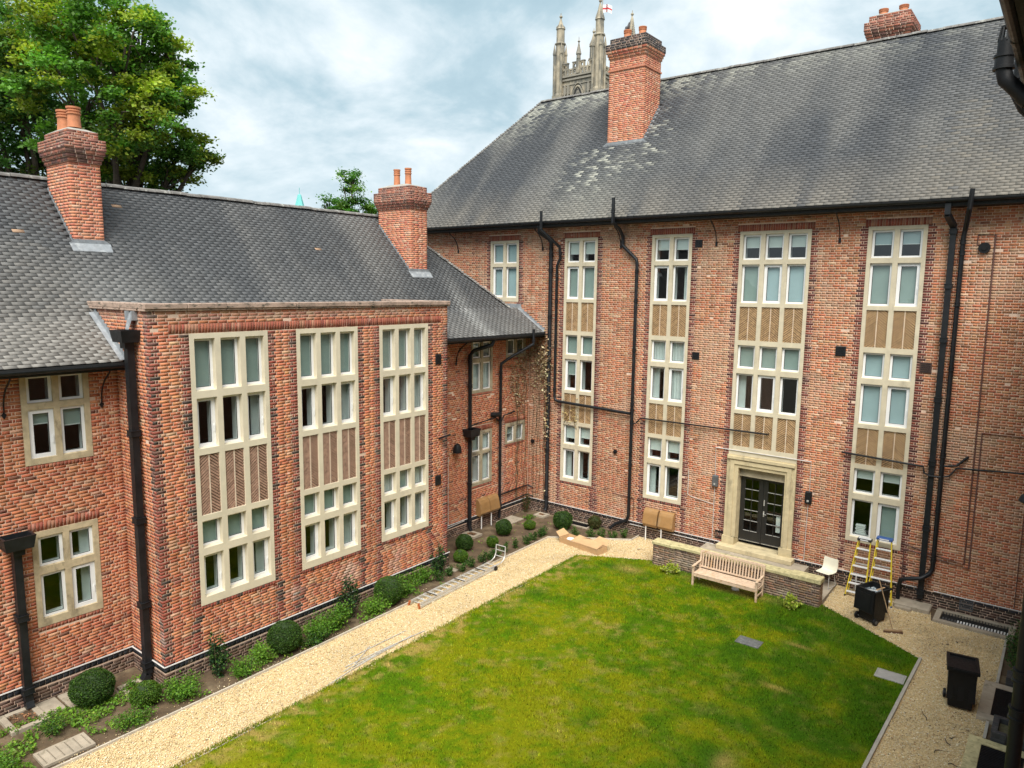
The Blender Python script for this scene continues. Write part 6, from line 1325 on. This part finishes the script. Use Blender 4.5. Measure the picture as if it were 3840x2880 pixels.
for p in ((4.14, .28), (4.22, .45), (4.22, .62)): mb = MB(); mb.tube([(-.19, p[0], p[1]), (.19, p[0], p[1])], .016, 8); mb.build('hook_bar', M['alu_dull'], la, smooth=True)
for x in (-.25, .25): mb = MB(); mb.tube([(x-.02, 3.62, .075), (x+.02, 3.62, .075)], .075, 16); mb.build('wheel', M['plastic_black'], la, smooth=True)
# ================================================================== thin rods left on the gravel
for i, (p, q, z) in enumerate((((4.42, -13.25), (4.38, -10.95), .02), ((4.30, -13.1), (4.46, -10.55), .03), ((4.05, -12.75), (4.05, -10.85), .02), ((4.50, -12.9), (4.43, -11.5), .025), ((4.45, -12.95), (3.98, -12.05), .04), ((4.62, -13.9), (4.40, -12.2), .015))):
    mb = MB(); mb.tube([(p[0], p[1], z), ((p[0]+q[0])/2, (p[1]+q[1])/2, z+.01), (q[0], q[1], z)], .011, 6); tag(mb.build('metal_rod', M['alu_dull'], None, smooth=True), 'thin grey metal rod lying in a loose heap on the gravel', 'rod', 'metal rods left on the gravel path')
# ================================================================== torn carton on the path
cb = thing('cardboard_carton', 'long torn brown cardboard carton lying open on the gravel', 'carton', (4.28, -2.38, .01), math.radians(-9))
L_, W_, H_ = 1.80, .52, .20
mb = MB(); mb.box(-L_/2, L_/2, -W_/2, W_/2, 0, .006); mb.build('base', M['card'], cb)
for sy_ in (-1, 1): mb = MB(); mb.bar((-L_/2, sy_*W_/2, H_/2), (L_/2, sy_*W_/2, H_/2), .006, H_, up=(0, sy_*.12, 1)); mb.build('side', M['card'], cb)
for sx_ in (-1, 1): mb = MB(); mb.bar((sx_*L_/2, -W_/2, H_/2), (sx_*L_/2, W_/2, H_/2), .006, H_); mb.build('end', M['card'], cb)
def flap(pts): 
    mb = MB(); mb.prism(pts, (0, 0, .006)); mb.build('flap', M['card'], cb)
flap([(-.35, -W_/2, H_), (L_/2, -W_/2-.02, H_+.02), (L_/2-.05, .10, H_+.10), (-.30, .16, H_+.13)]); flap([(-.35, .02, H_+.05), (.25, .10, H_+.16), (.2, W_/2+.04, H_+.03), (-.38, W_/2, H_)]); flap([(-L_/2, -W_/2, H_), (-L_/2, W_/2, H_), (-L_/2-.24, W_/2-.05, H_+.16), (-L_/2-.22, -W_/2+.05, H_+.12)]); flap([(.25, W_/2, H_), (L_/2, W_/2, H_), (L_/2-.1, W_/2+.25, H_+.14), (.35, W_/2+.22, H_+.18)])
mb = MB(); mb.lathe([(.05, 0), (.13, .05), (.12, .13), (.04, .17)], (-.58, 0, .02), 9); o = mb.build('packing', M['paper'], cb)
for v in o.data.vertices: v.co.x += random.uniform(-.05, .05); v.co.y += random.uniform(-.04, .04)
# ================================================================== brown meter boxes on white legs
def meter_box(label, loc, rz, w=.56, group=None):
    t = thing('meter_box', label, 'meter box', loc, rz, group); H1, D1 = .66, .30     # local: wall at y=0, outwards -y
    prof = [(0, 0), (0, H1), (-.10, H1), (-.17, H1-.05), (-.22, H1-.15), (-D1, .12), (-D1+.06, .05), (-D1+.09, 0)]
    mb = MB(); mb.prism([(-w/2, y, z) for y, z in prof], (w, 0, 0)); bd = mb.build('hood', M['grp_brown'], t, bevel=.012)
    mb = MB(); mb.bar((-w/2+.02, -.234, H1-.16), (-w/2+.02, -D1-.006, .13), .02, .012, up=(0, 1, 0)); mb.build('door_edge', M['grp_brown'], bd)
    for x in (-w*.30,): mb = MB(); mb.tube([(x, -.20, .02), (x, -.20, -loc[2]+.0)], .024, 8); mb.build('leg', M['white_pipe'], t, smooth=True)
MGp = None
meter_box('brown plastic meter box beside the hopper downpipe, farther from the corner', (.02, -3.05, .50), math.radians(90)); meter_box('brown plastic meter box beside the round soil pipe in the corner', (.02, -2.46, .50), math.radians(90))
meter_box('brown plastic meter box nearer the black soil pipe below the second window column', (5.84, -.06, .54), 0); meter_box('brown plastic meter box nearer the door below the second window column', (6.46, -.06, .54), 0)
# ================================================================== covers, drains and gratings
def cover(name, label, loc, w, d, mat, cat='cover', rz=0.0, ribs=0):
    t = thing(name, label, cat, (loc[0], loc[1], .0), rz); mb = MB()
    for a, b, c_, e in ((-w/2, w/2, -d/2, -d/2+.03), (-w/2, w/2, d/2-.03, d/2), (-w/2, -w/2+.03, -d/2+.03, d/2-.03), (w/2-.03, w/2, -d/2+.03, d/2-.03)): mb.box(a, b, c_, e, -.02, .036)
    mb.build('frame', M[mat], t); mb = MB(); mb.box(-w/2+.034, w/2-.034, -d/2+.034, d/2-.034, -.02, .033); pl_ = mb.build('plate', M[mat], t)
    for i in range(ribs): mb = MB(); x = -w/2+.06+i*(w-.12)/max(1, ribs-1); mb.box(x-.006, x+.006, -d/2+.05, d/2-.05, .033, .037); mb.build('rib', M[mat], pl_)
cover('manhole_cover', 'dark rectangular manhole cover set in the lawn beyond the bench', (11.49, -5.57), .62, .42, 'manhole', ribs=8); cover('manhole_cover', 'pale rectangular inspection cover at the lawn edge by the gravel', (14.76, -5.07), .64, .46, 'manhole_pale')
def stone_drain(label, loc, w, d, rz=0.0):
    t = thing('drain_cover', label, 'drain', (loc[0], loc[1], .0), rz); F = Fr((0, 0, 0), (1, 0, 0), (0, 0, 0)); mb = MB(); n, m = 9, 6; hs = []
    us = np.linspace(-w/2+.08, w/2-.08, n); vs_ = np.linspace(-d/2+.07, d/2-.07, m)
    xs_ = sorted([-w/2, w/2]+[u+s for u in us for s in (-.018, .018)]); ys_ = sorted([-d/2, d/2]+[v+s for v in vs_ for s in (-.014, .014)])
    for i in range(len(xs_)-1):
        for j in range(len(ys_)-1):
            hole = any(abs((xs_[i]+xs_[i+1])/2-u) < .01 for u in us) and any(abs((ys_[j]+ys_[j+1])/2-v) < .01 for v in vs_)
            z = .055 if not hole else .02; mb.add([(xs_[i], ys_[j], z), (xs_[i+1], ys_[j], z), (xs_[i+1], ys_[j+1], z), (xs_[i], ys_[j+1], z)], [(0, 1, 2, 3)])
            if hole:
                for (p, q) in (((xs_[i], ys_[j]), (xs_[i+1], ys_[j])), ((xs_[i+1], ys_[j]), (xs_[i+1], ys_[j+1])), ((xs_[i+1], ys_[j+1]), (xs_[i], ys_[j+1])), ((xs_[i], ys_[j+1]), (xs_[i], ys_[j]))): mb.add([(*p, .055), (*q, .055), (*q, .02), (*p, .02)], [(0, 1, 2, 3)])
    mb.add([(-w/2, -d/2, 0), (w/2, -d/2, 0), (w/2, d/2, 0), (-w/2, d/2, 0), (-w/2, -d/2, .055), (w/2, -d/2, .055), (w/2, d/2, .055), (-w/2, d/2, .055)], [(0, 1, 5, 4), (1, 2, 6, 5), (2, 3, 7, 6), (3, 0, 4, 7)]); mb.build('perforated_slab', M['slab'], t)
stone_drain('perforated pale stone drain cover at the edge of the near bed', (2.52, -18.62), .58, .92, math.radians(0))
def gully(label, loc, w=.6, d=.6):
    t = thing('gully_surround', label, 'drain', (*loc, 0)); 
    for a, b, c_, e in ((-w/2, w/2, -d/2, -d/2+.12), (-w/2, w/2, d/2-.12, d/2), (-w/2, -w/2+.12, -d/2+.125, d/2-.125), (w/2-.12, w/2, -d/2+.125, d/2-.125)): mb = MB(); mb.box(a, b, c_, e, -.02, .07); mb.build('kerb_block', M['slab'], t, bevel=.006)
    mb = MB(); mb.box(-w/2+.12, w/2-.12, -d/2+.12, d/2-.12, -.02, .025); mb.build('grate', M['soil'], t)
    P = np.c_[rng.uniform(-w/2+.13, w/2-.13, 90), rng.uniform(-d/2+.13, d/2-.13, 90), rng.uniform(.03, .07, 90)]; V, C, _ = leaves(P, .06, leaf_cols(90, (.20, .10, .05), .4), up=2); big_mesh('dead_leaves', V, C, LF, M['dry_leaf'], t)
gully('stone edged gully full of dead leaves at the near downpipe foot', (.75, -18.75), .85, .7); gully('stone edged gully at the foot of the bay downpipe', (1.35, -16.72), .62, .55); gully('stone edged gully below the hopper pipe beside the meter boxes', (.42, -4.0), .6, .5); gully('small stone gully at the foot of the corner downpipe', (1.05, -.40), .5, .45)
def grating(label, x0, x1, y0, y1, along, kerb=.16, zt=.06, nb=None, mat='iron', kmat='slab', glass=False):
    t = thing('light_well', label, 'grating', (x0, y0, 0)); w, d = x1-x0, y1-y0
    for a, b, c_, e in ((0, w, 0, kerb), (0, w, d-kerb, d), (0, kerb, kerb+.005, d-kerb-.005), (w-kerb, w, kerb+.005, d-kerb-.005)): mb = MB(); mb.box(a, b, c_, e, -.05, zt); mb.build('kerb_stone', M[kmat], t, bevel=.008)
    mb = MB(); mb.box(kerb, w-kerb, kerb, d-kerb, -.05, -.005); mb.build('pit', M['seal'], t)
    L_ = (w if along == 'y' else d)-2*kerb; n = nb or int(L_/.05)
    for i in range(n):
        f = kerb+(i+.5)*L_/n; mb = MB()
        if along == 'y': mb.box(f-.008, f+.008, kerb, d-kerb, zt-.04, zt-.008)
        else: mb.box(kerb, w-kerb, f-.008, f+.008, zt-.04, zt-.008)
        mb.build('bar', M[mat], t)
        if glass and i % 1 == 0: mb = MB(); mb.box(f+.012, f+.05, kerb+.10, kerb+.28, zt-.06, zt-.035); mb.build('glass_block', M['paper' if i > 4 else 'plastic_grey'], t)
grating('long grated light well with glass blocks at the foot of the tall wing', 15.08, 16.98, -1.02, -.08, 'y', .15, .08, 22, glass=True)
grating('grated light well with broad pale kerb beside the lone wheelie bin', 16.58, 17.74, -5.80, -3.92, 'x', .24, .09, 26); grating('second grated light well with yellowish kerb near the black soil pipe', 16.54, 17.74, -9.2, -6.66, 'x', .24, .09, 34, kmat='coping')
grating('low slatted drain grating in the corner bed by the big box ball', 2.35, 3.35, -.62, -.10, 'y', .06, .04, 12)
# blue-brick planters between the wells
def planter(label, x0, x1, y0, y1, h=.28):
    t = thing('brick_planter', label, 'planter', (x0, y0, 0)); w, d = x1-x0, y1-y0
    for a, b, c_, e, ax in ((0, w, 0, .11, 0), (0, w, d-.11, d, 0), (0, .11, .115, d-.115, 1)):
        L_ = (b-a) if ax == 0 else (e-c_); n = max(2, int(L_/.22))
        for i in range(n):
            for k_ in range(2):
                mb = MB(); p, q = i*L_/n, (i+1)*L_/n-.008; z0 = k_*h/2
                if ax == 0: mb.box(a+p, a+q, c_, e, z0, z0+h/2-.006)
                else: mb.box(a, b, c_+p, c_+q, z0, z0+h/2-.006)
                mb.build('block', M['blue_block'], t, bevel=.006)
    mb = MB(); mb.box(.12, w, .12, d-.12, 0, h*.6); mb.build('earth', M['moss'], t)
M['blue_block'] = simple('blue_brick', (.045, .048, .052), .6, .35, 8, bstr=.3, stains=((.16, .15, .12), 9, .64, None)); M['moss'] = simple('mossy_earth', (.10, .095, .05), 1, .4, 12, bstr=.6, bscale=30)
planter('dark blue brick planter between the two light wells', 16.90, 17.72, -6.62, -5.84); planter('dark blue brick planter beside the shrubs', 16.98, 17.72, -3.88, -3.45)
# twigs on the gravel
for i, (x, y, l, a) in enumerate(((15.75, -6.6, .42, 1.9), (16.2, -7.0, .2, .6), (16.25, -7.25, .22, 2.0), (16.05, -7.7, .2, .9), (16.35, -7.95, .14, 0), (15.9, -8.6, .22, 1.6), (15.6, -2.4, .2, 1.4), (15.75, -2.05, .15, .3), (5.9, -1.35, .22, .4))):
    mb = MB(); pts = [(x+math.cos(a)*l*f+math.sin(f*5+i)*.03, y+math.sin(a)*l*f+math.cos(f*6+i)*.03, .03+.01*math.sin(f*9)) for f in (0, .33, .66, 1)]; mb.tube(pts, [.010, .009, .007, .003], 5); tag(mb.build('twig', M['bark'], None), 'dry dark twig lying loose on the gravel', 'twig', 'twigs scattered on the gravel')
# block of stone at the pipe foot
mb = MB(); mb.box(14.0, 14.95, -.62, -.06, -.03, .14); mb.box(14.05, 14.5, -.75, -.62, -.03, .10); tag(mb.build('stone_block', M['slab'], None, bevel=.03), 'rough stone block at the foot of the twin downpipes', 'stone')
# papers and things on the window board behind the glass
t = thing('paper_stack', 'untidy stack of white papers behind the ground floor window', 'papers', (12.80, .16, 1.70))
for i in range(6): mb = MB(); mb.box(-.12+random.uniform(-.03, .03), .14+random.uniform(-.03, .03), -.0, .16, i*.055, i*.055+.04); mb.build('bundle', M['paper'], t)
# pigeon on the chimney pot
pg = thing('pigeon', 'grey pigeon perched on the pot of the tallest chimney with raised wing', 'bird', (2.54, 2.75, 19.30), math.radians(-40))
def skin(name, verts, edges, rad, mat, parent, sub=2):
    me = bpy.data.meshes.new(name); me.from_pydata(verts, edges, []); o = link(name, me, M[mat], parent)
    md = o.modifiers.new('skin', 'SKIN'); 
    for i, r in enumerate(rad): me.skin_vertices[0].data[i].radius = (r, r)
    me.skin_vertices[0].data[0].use_root = True; o.modifiers.new('sub', 'SUBSURF').levels = sub; o.modifiers['sub'].render_levels = sub; return o
skin('body', [(0, 0, .12), (.07, 0, .15), (.12, 0, .22), (.14, 0, .27), (.18, 0, .26), (-.08, 0, .09), (-.20, 0, .05), (.01, .03, .05), (.01, .03, .0), (.01, -.03, .05), (.01, -.03, .0)], [(0, 1), (1, 2), (2, 3), (3, 4), (0, 5), (5, 6), (0, 7), (7, 8), (0, 9), (9, 10)], [.075, .065, .04, .035, .010, .06, .03, .012, .010, .012, .010], 'feather', pg)
mb = MB(); mb.prism([(.03, .06, .16), (-.02, .10, .36), (-.10, .12, .44), (-.14, .10, .30), (-.10, .07, .14)], (0, .012, 0)); mb.build('wing', M['feather'], pg)
mb = MB(); mb.prism([(.05, -.07, .16), (-.05, -.075, .17), (-.20, -.06, .07), (-.02, -.08, .09)], (0, -.012, 0)); mb.build('wing', M['feather'], pg)
